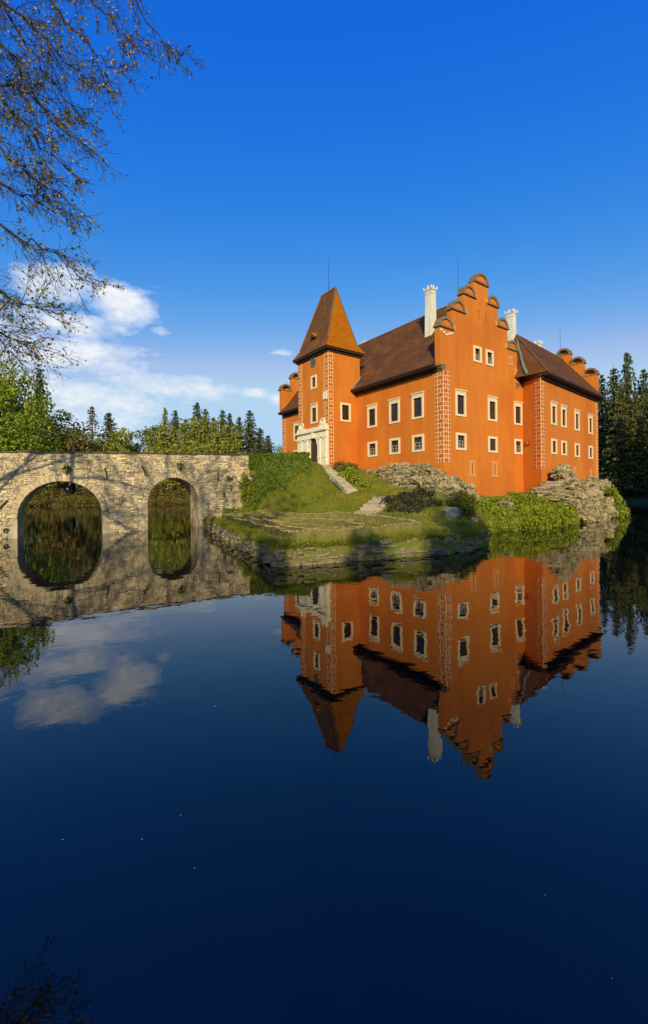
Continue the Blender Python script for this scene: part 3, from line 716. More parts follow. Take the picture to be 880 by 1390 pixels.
# ---- tower clock
def disc(m, fr, sc, zc, r0, r1, o0, o1, n=28):
    for k in range(n):
        a0, a1 = 2 * PI * k / n, 2 * PI * (k + 1) / n
        P = lambda a, r, o: fr.p(sc + r * math.cos(a), zc + r * math.sin(a), o)
        m.hexa([P(a0, r0, o0), P(a1, r0, o0), P(a1, r1, o0), P(a0, r1, o0), P(a0, r0, o1), P(a1, r0, o1), P(a1, r1, o1), P(a0, r1, o1)])
m = MB(); disc(m, fTW, 2.5, 16.18, .38, .52, -.01, .08); ck = m.build('clock', M['dialring'], castle, raw=True)
m = MB(); disc(m, fTW, 2.5, 16.18, .001, .379, -.01, .05); m.build('dial', M['dial'], ck, raw=True)
m = MB()
for k in range(12):
    a = 2 * PI * k / 12
    for r in (.29, .345): m.add([fTW.p(2.5 + rr * math.cos(a + da), 16.18 + rr * math.sin(a + da), .056) for rr, da in ((r - .03, -.05), (r - .03, .05), (r + .03, .04), (r + .03, -.04))], [(0, 1, 2, 3)])
m.build('hour_mark', M['gold'], ck, raw=True)
for ang, ln in ((2.2, .3), (.6, .2)):
    m = MB(); ca, sa = math.cos(ang), math.sin(ang)
    m.add([fTW.p(2.5 + ca * t - sa * q, 16.18 + sa * t + ca * q, .065) for t, q in ((-.06, -.022), (ln, -.01), (ln, .01), (-.06, .022))], [(0, 1, 2, 3)]); m.build('hand', M['gold'], ck, raw=True)
# white plaque on the tower corner
m = MB(); m.fbox(fTW, .12, .78, 12.0, 12.85, .02, .09); pq = m.build('plaque', M['white'], castle, raw=True)
m = MB(); m.ring(fTW, .2, .7, 12.08, 12.77, .05, .09, .12); m.build('plaque_frame', M['cream'], pq, raw=True)

# ---- portal
m = MB(); W0, W1 = .06, 5.36; dc, dw, dzb, dsp = 2.35, .72, 5.6, 7.65
o0, o1 = -.02, .22
m.fbox(fTW, W0, dc - dw, 5.0, dsp, o0, o1); m.fbox(fTW, dc + dw, W1, 5.0, dsp, o0, o1)
K = 12
for k in range(K):
    a0, a1 = PI * k / K, PI * (k + 1) / K
    s0_, s1_ = dc - dw * math.cos(a0), dc - dw * math.cos(a1); za, zb_ = dsp + dw * 1.15 * math.sin(a0), dsp + dw * 1.15 * math.sin(a1)
    m.hexa([fTW.p(s0_, za, o1), fTW.p(s1_, zb_, o1), fTW.p(s1_, zb_, o0), fTW.p(s0_, za, o0), fTW.p(s0_, 9.0, o1), fTW.p(s1_, 9.0, o1), fTW.p(s1_, 9.0, o0), fTW.p(s0_, 9.0, o0)])
m.fbox(fTW, W0, dc - dw, dsp, 9.0, o0, o1); m.fbox(fTW, dc + dw, W1, dsp, 9.0, o0, o1)
portal = m.build('portal', M['portal'], castle, raw=True)
for s_ in (.12, 1.12, 3.38, 4.45):
    m = MB(); m.fbox(fTW, s_, s_ + .42, 5.35, 8.2, .221, .3); m.fbox(fTW, s_ - .05, s_ + .47, 5.0, 5.35, .221, .36); m.fbox(fTW, s_ - .05, s_ + .47, 8.2, 8.34, .221, .36); m.fbox(fTW, s_ - .05, s_ + .47, 6.35, 6.47, .3, .35)
    m.build('pilaster', M['portal'], portal, raw=True)
m = MB(); m.fbox(fTW, W0 - .05, W1 + .05, 8.36, 8.5, .222, .36); m.fbox(fTW, W0 + .02, W1 - .02, 8.5, 8.85, .222, .28); m.fbox(fTW, W0 - .1, W1 + .1, 9.003, 9.2, o0, .46); m.fbox(fTW, W0, W1, 9.203, 9.45, o0, .3)
m.build('entablature', M['portal'], portal, raw=True)
m = MB()
for k in range(9):
    a0, a1 = PI * k / 9, PI * (k + 1) / 9
    P = lambda a, r, o: fTW.p(dc - r * math.cos(a), dsp + 1.15 * r * math.sin(a), o)
    m.hexa([P(a0, dw, .3), P(a1, dw, .3), P(a1, dw + .2, .3), P(a0, dw + .2, .3), P(a0, dw, .221), P(a1, dw, .221), P(a1, dw + .2, .221), P(a0, dw + .2, .221)])
m.build('archivolt', M['portal'], portal, raw=True)
for s_, sg in ((.75, 1), (4.7, -1)):     # volutes flanking the window
    m = MB(); pts = []
    for k in range(14):
        a = k * .5; r = .52 - k * .033
        pts.append(fTW.p(s_ + sg * (r * math.cos(a)) * .9, 9.75 + r * math.sin(a), .14))
    m.tube(pts, .1, 6); m.fbox(fTW, s_ - .55, s_ + .55, 9.451, 9.62, 0, .3); m.fbox(fTW, s_ - .28, s_ + .28, 9.62, 10.0, 0, .13); m.build('volute', M['portal'], portal, raw=True)
m = MB(); m.fbox(fTW, dc - .2, dc + .2, 8.38, 8.98, .281, .4); m.build('keystone', M['portal'], portal, raw=True)
m = MB()
n = 6
for k in range(n):
    a, b = dc - dw + 2 * dw * k / n + .008, dc - dw + 2 * dw * (k + 1) / n - .008; c = (a + b) / 2 - dc
    m.fbox(fTW, a, b, 5.5, dsp + 1.15 * math.sqrt(max(0, dw * dw - c * c)) , -.05, .03 + .012 * (k % 2))
door = m.build('door', M['door'], castle, raw=True)
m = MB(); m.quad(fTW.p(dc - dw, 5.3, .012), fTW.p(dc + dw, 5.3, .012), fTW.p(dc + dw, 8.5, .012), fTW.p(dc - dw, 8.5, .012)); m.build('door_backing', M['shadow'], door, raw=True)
m = MB(); m.fbox(fTW, dc - .45, dc - .35, 6.5, 6.75, .03, .1); m.build('handle', M['iron'], door, raw=True)

# ------------------------------------------------------------------ bridge
BA = Vector((-22.16, 28.83)); BD = Vector((.8069, .5907)); BE = Vector((-.49, .872))
bridge = thing('stone_bridge', 'rubble stone bridge with two arches leading to the castle gate', 'bridge', (BA.x, BA.y, 0))
fB = Frame(BA, BD, 1)
BW = 3.4
def btop(s): return 5.94 + .031 * s
def bp(s, z, k=0.0):   # k = distance through the bridge along the skewed passage
    q = BA + BD * s + BE * k
    return (q.x, q.y, z)
ARCH = [(.97, 6.31, 1.35, 3.97), (9.6, 13.85, 2.2, 4.32)]    # s0, s1, springing, crown
def arch_z(s, grow=0.0):
    for (a, b, sp, cr) in ARCH:
        a, b = a - grow, b + grow; cr = cr + grow
        if a < s < b:
            t = (s - (a + b) / 2) / ((b - a) / 2)
            return sp + (cr - sp) * math.sqrt(max(0, 1 - t * t))
    return None
SB0, SB1 = -9.0, 19.3
m = MB(); edges = [SB0]
s = SB0
knots = sorted({SB0, SB1, *[x for a in ARCH for x in (a[0], a[1])]})
for i in range(len(knots) - 1):
    a, b = knots[i], knots[i + 1]; mid = (a + b) / 2; isarch = arch_z(mid) is not None
    n = 28 if isarch else max(1, int((b - a) / 1.0)); sp = [x for x in ARCH if x[0] - .01 < mid < x[1] + .01]
    ks = [a + (b - a) * (1 - math.cos(PI * k / n)) / 2 for k in range(n + 1)] if isarch else [a + (b - a) * k / n for k in range(n + 1)]
    for s0_, s1_ in zip(ks[:-1], ks[1:]):
        if isarch:
            f = lambda s_: sp[0][2] + (sp[0][3] - sp[0][2]) * math.sqrt(max(0, 1 - ((s_ - (a + b) / 2) / ((b - a) / 2)) ** 2))
            za, zb_ = f(s0_), f(s1_)
        else: za = zb_ = -1.5
        for k in (0, BW): m.quad(bp(s0_, za, k), bp(s1_, zb_, k), bp(s1_, btop(s1_), k), bp(s0_, btop(s0_), k))
        m.quad(bp(s0_, btop(s0_) - .9, .4), bp(s1_, btop(s1_) - .9, .4), bp(s1_, btop(s1_) - .9, BW - .4), bp(s0_, btop(s0_) - .9, BW - .4))
        for k0, k1 in ((0, .4), (BW - .4, BW)): m.quad(bp(s0_, btop(s0_), k0), bp(s1_, btop(s1_), k0), bp(s1_, btop(s1_), k1), bp(s0_, btop(s0_), k1))
        for k in (.4, BW - .4): m.quad(bp(s0_, btop(s0_) - .9, k), bp(s1_, btop(s1_) - .9, k), bp(s1_, btop(s1_), k), bp(s0_, btop(s0_), k))
        if isarch: m.quad(bp(s0_, za), bp(s1_, zb_), bp(s1_, zb_, BW), bp(s0_, za, BW))
for (a, b, sp_, cr) in ARCH:
    for x in (a, b): m.quad(bp(x, -1.5), bp(x, sp_), bp(x, sp_, BW), bp(x, -1.5, BW))
m.build('bridge_body', M['mortar'], bridge)
# facing stones
rng = random.Random(11)
def rough_stone(seed):
    r = random.Random(seed); b = MB()
    j = lambda q: q + r.uniform(-.07, .07)
    o = [(j(-.5), j(-.5)), (j(0.0), j(-.5)), (j(.5), j(-.5)), (j(.52), j(0.1)), (j(.5), j(.5)), (j(0), j(.5)), (j(-.5), j(.5)), (j(-.52), j(0))]
    back = [(x, 0.0, z) for x, z in o]; mid = [(x * .98, .75, z * .98) for x, z in o]; fr_ = [(x * .72, 1.0 + r.uniform(-.1, .1), z * .66) for x, z in o]
    n = 8; b.add(back + mid + fr_, [(i, (i + 1) % n, n + (i + 1) % n, n + i) for i in range(n)] + [(n + i, n + (i + 1) % n, 2 * n + (i + 1) % n, 2 * n + i) for i in range(n)] + [tuple(range(2 * n, 3 * n))])
    return b
RS = [rough_stone(k) for k in range(8)]
stones = []
z = .0; row = 0
while z < 6.9:
    h = rng.uniform(.11, .24)
    s = SB0 + rng.uniform(0, .3)
    while s < SB1 + .1:
        w_ = h * rng.uniform(1.0, 2.7)
        zc, sc = z + h / 2, s + w_ / 2
        ok = zc + h / 2 < btop(sc) - .02 and sc + w_ / 2 < SB1 + .05
        for q in (s, sc, s + w_):
            az_ = arch_z(q, .36)
            if az_ is not None and z < az_: ok = False
        if ok: stones.append((sc, zc + rng.uniform(-.04, .04), w_ * rng.uniform(.82, .97), h * rng.uniform(.72, 1.02)))
        s += w_
    z += h
vis = [q for q in stones if q[0] > -.6]
vis_sorted = sorted(vis, key=lambda q: -q[2] * q[3] / (28.8 + .59 * q[0]) ** 2)
singles = set(vis_sorted[:246])
RSM = []
for b in RS:
    me = b.mesh('stone'); me.materials.append(M['stone']); RSM.append(me)
joined = MB(); yaw = math.atan2(fB.n.y, fB.n.x) - PI / 2
for q in stones:
    sc, zc, w_, h = q; dep = rng.uniform(.01, .085); k = rng.randrange(8); rot = rng.choice((0, PI))
    if q in singles:
        o = link('stone', RSM[k], None, bridge); c = fB.p(sc, zc)
        o.location = (c[0] - BA.x, c[1] - BA.y, zc); o.rotation_euler = (0, 0, yaw); o.scale = (w_ if not rot else -w_, dep, h if not rot else -h)
    else:
        sg = -1 if rot else 1
        joined.add([fB.p(sc - x * w_ * sg, zc + zz * h * sg, y * dep) for x, y, zz in RS[k].v], RS[k].f)
joined.build('stone', M['stone_i'], bridge, kind='stuff')
# arch ring stones
VS = [rough_stone(40 + k).mesh('arch_stone') for k in range(3)]
for me in VS: me.materials.append(M['stone'])
for (a, b, sp_, cr) in ARCH:
    n = 26; rx, rz_ = (b - a) / 2, cr - sp_; cx = (a + b) / 2
    for k in range(n):
        t = PI * (k + .5) / n; ex, ez = -math.cos(t), math.sin(t)
        px, pz = cx + ex * (rx + .19), sp_ + ez * (rz_ + .19)
        c = fB.p(px, pz); o = link('arch_stone', VS[k % 3], None, bridge)
        ang = math.atan2(ez * rx, ex * rz_)
        wid = PI / n * math.hypot(rx * math.sin(t), rz_ * math.cos(t)) - .02
        X_ = Vector((fB.d.x, fB.d.y, 0)); N_ = Vector((fB.n.x, fB.n.y, 0)); Z_ = Vector((0, 0, 1))
        er = X_ * math.cos(ang) + Z_ * math.sin(ang); et = er.cross(N_) 
        mt = Matrix((er * .38, N_ * .07, et * wid)).transposed().to_4x4()
        o.matrix_world = Matrix.Translation((c[0] - BA.x, c[1] - BA.y, pz)) @ mt
# coping slabs
s = SB0; 
while s < SB1 - .3:
    w_ = min(rng.uniform(.7, 1.15), SB1 - s); g = .015; dz_ = rng.uniform(-.035, .03); zt = btop(s + w_ / 2) + dz_
    m = MB()
    ps = []
    for zz in (zt, zt + .13):
        for (q, k) in ((s + g, -.1), (s + w_ - g, -.1), (s + w_ - g, .5), (s + g, .5)): ps.append(bp(q, zz - (.02 if zz > zt and k < 0 else 0), k))
    m.hexa(ps); m.build('coping_stone', M['coping'], bridge); s += w_
# iron tie plates
for s_, z_, an in ((.15, 2.3, .9), (6.55, 4.6, 1.75), (9.3, 4.9, 1.9), (15.6, 4.55, 1.57)):
    m = MB(); ca, sa = math.cos(an) * .42, math.sin(an) * .42
    m.tube([fB.p(s_ - ca, z_ - sa, .1), fB.p(s_ + ca, z_ + sa, .1)], .045, 5); m.build('tie_bar', M['iron'], bridge)

# ------------------------------------------------------------------ foliage builders
def blob_leaves(rng, C, R, n, size, aspect=.6, shell=.5):
    d = unit(rng.normal(size=(n, 3))); r = (shell + (1 - shell) * rng.random((n, 1)) ** .7)
    P = np.asarray(C) + d * r * np.asarray(R) + rng.normal(size=(n, 3)) * .06 * np.mean(R)
    return leaf_quads(P, size * rng.uniform(.6, 1.3, n), rng, aspect)
def shrub(name, label, blobs, m, size, dens, seed, cat='shrub', group=None, stem=True, base=None):
    """blobs: list of (x,y,z,rx,ry,rz)"""
    rng = np.random.default_rng(seed); bb = np.array(blobs)
    bx, by = bb[:, 0].mean(), bb[:, 1].mean(); bz = (bb[:, 2] - bb[:, 5]).min() if base is None else base
    t = thing(name, label, cat, (bx, by, bz), group)
    Q = []
    for b in blobs:
        area = 4 * PI * ((b[3] * b[4]) ** 1.6 + (b[3] * b[5]) ** 1.6 + (b[4] * b[5]) ** 1.6) ** (1 / 1.6) / 3 ** (1 / 1.6)
        Q.append(blob_leaves(rng, b[:3], b[3:6], max(20, int(area * dens)), size))
        k = 5
        for _ in range(k):   # knobs break the outline
            d = rng.normal(size=3); d /= np.linalg.norm(d); d[2] = abs(d[2]); rr = rng.uniform(.25, .45)
            Q.append(blob_leaves(rng, np.array(b[:3]) + d * np.array(b[3:6]) * .85, np.array(b[3:6]) * rr, max(10, int(area * dens * .12)), size))
    V = np.concatenate(Q) - np.array([bx, by, bz])
    link('foliage', np_mesh('foliage', V, 4), M[m], t)
    if stem:
        mb = MB(); r = random.Random(seed)
        for b in blobs:
            for _ in range(3):
                p0 = Vector((b[0] + r.uniform(-.1, .1) - bx, b[1] + r.uniform(-.1, .1) - by, b[2] - b[5] - bz - .1))
                p1 = Vector((b[0] + r.uniform(-.6, .6) * b[3] - bx, b[1] + r.uniform(-.6, .6) * b[4] - by, b[2] + b[5] * .3 - bz))
                mb.tube([p0, p0.lerp(p1, .5) + Vector((r.uniform(-.1, .1), 0, 0)), p1], [.04, .025, .01], 4)
        mb.build('stem', M['twig'], t, raw=True, kind='stuff')
    return t

def conifer_meshes(seed, Ht=22.0, R=3.6, per=7, sp=.75, droop=.35, gap=.3):
    rng = np.random.default_rng(seed); Cn, Ax, Sz = [], [], []
    tb = MB(); tb.tube([(0, 0, -.6), (0, 0, Ht * .3), (0, 0, Ht * .7), (0, 0, Ht * .99)], [.32, .25, .13, .02], 6)
    z = Ht * .1
    while z < Ht * .985:
        t = z / Ht; L = R * 1.15 * (1 - t) ** .8 * (1 if t > .12 else .8) + .16
        nb = per if t < .85 else 5
        ph = rng.random() * 6.28
        for k in range(nb):
            if rng.random() < gap * .4 and t < .8: continue
            a = ph + 2 * PI * k / nb + rng.normal() * .25; ll = L * rng.choice((rng.uniform(.35, .7), rng.uniform(.75, 1.25), rng.uniform(.85, 1.1)))
            dr = droop * rng.uniform(.5, 1.4)
            e = np.array([math.cos(a), math.sin(a), 0]); side = np.array([-e[1], e[0], 0])
            ns = max(2, int(ll / .42))
            tb.tube([(0, 0, z), (e[0] * ll * .95, e[1] * ll * .95, z - dr * ll * .8)], [.045 * (1 - t) + .015, .01], 3, caps=False)
            for j in range(ns):
                u_ = (j + .7) / ns; c = e * ll * u_ + np.array([0, 0, z - dr * ll * u_ ** 1.4 + .14 * ll * u_ ** 4])
                for q in (-1, 0, 1):
                    if q and u_ > .95: continue
                    w_ = (1 - u_ * .5) * ll * .2
                    Cn.append(c + side * q * w_ * rng.uniform(.5, 1.4) + np.array([0, 0, -.1 - abs(q) * .08]) + rng.normal(size=3) * .08)
                    Ax.append(e * .8 + side * q * .7 + np.array([0, 0, -.45])); Sz.append(sp * rng.uniform(.6, 1.25) * (.55 + .45 * (1 - t)))
        z += Ht * .0235 * rng.uniform(.8, 1.25)
    V = leaf_quads(np.array(Cn), np.array(Sz), rng, .5, np.array(Ax), .22)
    V2 = leaf_quads(np.array(Cn) + np.array([0, 0, -.18]), np.array(Sz) * .8, rng, .6, np.array(Ax) + np.array([0, 0, -.6]), .3)
    return tb.mesh('trunk'), np_mesh('crown', np.concatenate([V, V2]), 4), Ht
def larch_meshes(seed, Ht=20.0, R=2.4):
    rng = np.random.default_rng(seed); Cn, Ax = [], []
    tb = MB(); tb.tube([(0, 0, -.6), (rng.normal() * .1, 0, Ht * .5), (0, 0, Ht)], [.22, .15, .02], 6)
    z = Ht * .12
    while z < Ht * .98:
        t = z / Ht; L = R * (1 - t) ** .6 * (.55 + .45 * min(1, t / .3)) + .2
        for k in range(5):
            a = rng.random() * 6.28; ll = L * rng.uniform(.4, 1.15); e = np.array([math.cos(a), math.sin(a), 0])
            tb.tube([(0, 0, z), (e[0] * ll, e[1] * ll, z + .1 - .12 * ll)], [.03, .008], 3, caps=False)
            for j in range(max(2, int(ll / .28))):
                u_ = (j + .5) / max(2, int(ll / .28)); c = e * ll * u_ + np.array([0, 0, z - .12 * ll * u_])
                for _ in range(2):
                    Cn.append(c + rng.normal(size=3) * .16 + np.array([0, 0, -.25 * rng.random()])); Ax.append([e[0] * .2, e[1] * .2, -1])
        z += Ht * .021 * rng.uniform(.7, 1.3)
    V = leaf_quads(np.array(Cn), .62 * rng.uniform(.5, 1.3, len(Cn)), rng, .42, np.array(Ax), .35)
    return tb.mesh('trunk'), np_mesh('crown', V, 4), Ht
def broad_meshes(seed, Ht=16.0, R=5.0, n=26, leaf=.42, per=150, zlow=.25):
    rng = np.random.default_rng(seed); Q = []; tb = MB()
    tb.tube([(0, 0, -.6), (.1, 0, Ht * .25), (0, .1, Ht * .55)], [.38, .3, .2], 7)
    for k in range(n):
        d = rng.normal(size=3); d /= np.linalg.norm(d); rr = rng.uniform(.45, .86)
        zc = Ht * (zlow + (1 - zlow) * .52); c = np.array([d[0] * R * rr, d[1] * R * rr, zc + d[2] * Ht * (1 - zlow) * .44 * rr])
        cr = R * rng.uniform(.2, .38)
        Q.append(blob_leaves(rng, c, (cr, cr, cr * .75), per, leaf, shell=.35))
        tb.tube([(0, 0, Ht * rng.uniform(.2, .5)), tuple(c * np.array([.5, .5, .9])), tuple(c)], [.14, .08, .03], 4, caps=False)
    return tb.mesh('trunk'), np_mesh('crown', np.concatenate(Q), 4), Ht
PROTO = {}
def proto(kind, k):
    key = (kind, k)
    if key not in PROTO:
        if kind == 'spruce': t = conifer_meshes(100 + k)
        elif kind == 'spruce_thin': t = conifer_meshes(130 + k, R=2.3, per=5, gap=.9, sp=.6)
        elif kind == 'larch': t = larch_meshes(200 + k)
        elif kind == 'broad': t = broad_meshes(300 + k)
        elif kind == 'leafy': t = broad_meshes(330 + k, Ht=16, R=5.6, n=60, leaf=.30, per=240, zlow=.1)
        elif kind == 'bushy': t = broad_meshes(360 + k, Ht=10, R=5.0, n=34, leaf=.42, per=150, zlow=.02)
        PROTO[key] = t
    return PROTO[key]
VAR = {}
def var_mesh(kind, k, m):
    key = (kind, k, m)
    if key not in VAR:
        c = proto(kind, k)[1].copy(); c.materials.clear(); c.materials.append(M[m]); VAR[key] = c
    return VAR[key]
def tree(name, label, kind, k, m, x, y, height, group, bark='bark', wide=1.0, rz=None):
    z = float(ground_z(np.array([[x, y]]))[0]); tr, _, Ht = proto(kind, k)
    t = thing(name, label, 'tree', (x, y, z - .1), group, rz=rz if rz is not None else (x * 7.3 + y) % 6.28)
    s = height / Ht
    a = link('trunk', tr, M[bark], t); b = link('crown', var_mesh(kind, k, m), None, t)
    for o in (a, b): o.scale = (s * wide, s * wide, s)
    return t
def tree_px(name, label, kind, k, m, px, ptop, Y, group, **kw):
    p = pt_at(px, ptop, Y); g = float(ground_z(np.array([[p.x, Y]]))[0])
    return tree(name, label, kind, k, m, p.x, Y, p.z - g, group, **kw)

GL = 'trees on the bank behind the bridge'
T = tree_px
T('leafy_tree', 'tall green leafy tree at the far left above the bridge', 'leafy', 0, 'leaf_green', -8, 470, 48, GL, wide=.9)
T('leafy_tree', 'low bright green leafy tree rising over the left end of the bridge', 'leafy', 1, 'leaf_green', -14, 540, 42, GL, wide=1.2)
T('spruce_tree', 'dark spruce poking out beside the tall leafy tree at the left', 'spruce', 0, 'spruce', 54, 497, 118, GL, wide=1.2)
T('leafy_tree', 'dark olive leafy tree filling the gap below the left spruce', 'broad', 0, 'leaf_dark', 68, 545, 117, GL, wide=1.2)
T('rusty_tree', 'rust brown budding tree over the left bridge arch', 'bushy', 1, 'leaf_rust', 86, 574, 116, GL, wide=1.0)
T('round_tree', 'small rounded dark green tree between the rusty tree and the lone thin spruce', 'broad', 1, 'leaf_green', 100, 570, 122, GL)
T('thin_spruce', 'lone thin pale spruce with bare gaps between its branches', 'spruce_thin', 0, 'spruce_lit', 125, 547, 118, GL, bark='bark_pale', wide=1.5)
T('spruce_tree', 'short broad dark spruce beside the lone thin one', 'spruce', 1, 'spruce', 148, 556, 142, GL, wide=1.7)
T('round_tree', 'wide yellow green round tree above the middle of the bridge', 'bushy', 0, 'leaf_olive', 176, 576, 128, GL, wide=1.2)
T('olive_tree', 'olive bushy tree at the foot of the lone thin spruce', 'bushy', 1, 'leaf_olive', 124, 588, 126, GL, wide=1.4)
T('round_tree', 'dark rounded tree at the left end of the conifer row', 'broad', 0, 'leaf_dark', 209, 566, 140, GL)
T('pale_spruce', 'pale pointed spruce next to the dark rounded tree', 'spruce', 2, 'larch', 224, 551, 138, GL, wide=1.1)
for px, top, Y, k, m, wd, lab in ((238, 555, 140, 0, 'spruce_lit', 1.6, 'brownish spruce with a broad top, second in the conifer row'), (252, 565, 144, 1, 'spruce_lit', 1.5, 'short spruce just left of the tallest one in the conifer row'),
        (268, 544, 142, 2, 'spruce', 1.5, 'tallest dark spruce in the middle of the conifer row'), (279, 553, 139, 0, 'spruce', 1.4, 'dark spruce leaning on the right shoulder of the tallest one'),
        (290, 563, 144, 1, 'spruce', 1.5, 'spruce between the tallest one and the sparse topped one'), (302, 552, 142, 1, 'spruce', 1.3, 'sparse topped spruce right of the middle of the row'),
        (312, 559, 140, 2, 'spruce', 1.4, 'dark spruce just right of the sparse topped one'), (325, 562, 142, 1, 'spruce', 1.3, 'narrow dark spruce left of the last tall one of the row'),
        (339, 555, 138, 0, 'spruce', 1.7, 'last tall dark spruce of the row, towards the castle'), (353, 579, 138, 2, 'spruce', 1.9, 'low dark spruce right of the last tall one'), (364, 588, 135, 1, 'spruce', 1.9, 'lowest dark spruce near the north gable of the castle')):
    T('spruce_tree', lab, 'spruce', k, m, px, top, Y, GL, wide=wd)
T('round_tree', 'pale green rounded tree in front of the short spruce of the row', 'bushy', 0, 'leaf_olive', 246, 588, 122, GL, wide=1.0)
T('round_tree', 'pale green rounded tree in front of the right half of the row', 'bushy', 1, 'leaf_olive', 297, 590, 122, GL, wide=1.1)
T('green_bush_tree', 'light green low tree touching the castle corner', 'bushy', 0, 'leaf_olive', 378, 597, 140, GL, wide=.8)
for i, (px, top, k, lab) in enumerate(((204, 582, 0, 'pale olive larch below the dark rounded tree'), (219, 574, 1, 'pale olive larch in front of the pale pointed spruce'), (235, 576, 2, 'pale olive larch in front of the brownish spruce'), (249, 572, 0, 'pale olive larch in front of the short spruce'),
        (262, 563, 1, 'pale olive larch on the left of the tallest spruce'), (277, 564, 2, 'pale olive larch on the right of the tallest spruce'), (292, 570, 0, 'pale olive larch below the sparse topped spruce'), (307, 575, 1, 'short pale olive larch right of the sparse topped spruce'), (319, 573, 2, 'last pale olive larch of the row towards the castle'))):
    T('larch_tree', lab, 'larch', k, 'larch', px, top, 126 + (i % 3) * 2, 'pale larches in front of the spruce row', bark='bark_pale', wide=2.0 + .3 * (i % 2))
GR = 'spruces on the far right bank'
for px, top, Y, k, m, lab in ((817, 506, 104, 0, 'spruce', 'spruce half hidden by the right end of the castle'), (833, 493, 100, 1, 'spruce', 'spruce with a blunt top just right of the castle'), (851, 475, 97, 2, 'spruce', 'tallest pointed spruce at the right edge'),
        (874, 498, 94, 0, 'spruce', 'broad spruce right of the tallest one'), (893, 488, 98, 1, 'spruce', 'spruce cut off by the right edge of the picture'), (843, 520, 93, 1, 'spruce_lit', 'lower lit spruce in front of the blunt topped one'), (862, 528, 92, 2, 'spruce_lit', 'lower lit spruce in front of the tallest one')):
    T('spruce_tree', lab, 'spruce', k, m, px, top, Y, GR, wide=1.15)
# undergrowth along the far shore: one mass
def far_scrub(name, label, pts, m, seed, size=.5):
    rng = np.random.default_rng(seed); Q = []
    for (x, y, rx, rz_) in pts:
        z = float(ground_z(np.array([[x, y]]))[0]); Q.append(blob_leaves(rng, (x, y, z + rz_ * .4), (rx, rx * .7, rz_), 620, size, shell=.2))
    link(name, np_mesh(name, np.concatenate(Q), 4), M[m], kind='stuff', label=label)
rr = random.Random(5)
def shore(i, off):
    x = i; 
    return x
pts = []
FS = [Vector(p) for p in ((-88, 107), (-82, 108), (-58, 114), (-20, 118), (20, 116))]
for k in range(120):
    f = k / 120 * 4; i = min(3, int(f)); q = FS[i].lerp(FS[i + 1], f - i); pts.append((q.x, q.y + rr.uniform(.3, 2.4), rr.uniform(.8, 2.0), rr.uniform(.5, 1.6)))
for k in range(70):
    t = k / 69; x = -92 + 116 * t; y = (110 + 8 * math.sin(t * 2.6)) + rr.uniform(1.5, 8) ; pts.append((x, y, rr.uniform(2, 4.2), rr.uniform(1.5, 5.0)))
for k in range(34):
    t = k / 33; x = -32 - 50 * t; y = 36 + 71 * t; pts.append((x - rr.uniform(5, 9) - 3 * t, y, rr.uniform(1.6, 3.4), rr.uniform(1.2, 3.6)))
far_scrub('undergrowth', 'brushy undergrowth along the shore behind the bridge', pts, 'leaf_rust', 8)
pts = [(-120 + 150 * k / 60 + rr.uniform(-2, 2), 148 + rr.uniform(0, 14), rr.uniform(3, 5), rr.uniform(5, 10)) for k in range(80)]
far_scrub('forest', 'dense dark wood behind the row of conifers', pts, 'leaf_dark', 9, .8)
pts = [(50 + 60 * k / 40 + rr.uniform(-2, 2), 112 + rr.uniform(0, 14), rr.uniform(3, 5), rr.uniform(7, 14)) for k in range(50)]
far_scrub('forest', 'dark wood behind the spruces on the right bank', pts, 'spruce', 10, .8)

# right bank wood beyond the frame whose shade falls on the right shore
for i, (x, y, h) in enumerate(((63.5, 67, 27), (67.5, 69, 27), (72.5, 66, 26), (77, 70, 26), (66, 60, 25), (71, 59, 26), (82, 66, 26), (76, 61, 27))):
    tree('spruce_tree', 'spruce of the wood on the right bank outside the picture', 'spruce', i % 3, 'spruce', x, y, h, 'wood on the right bank', wide=1.4)

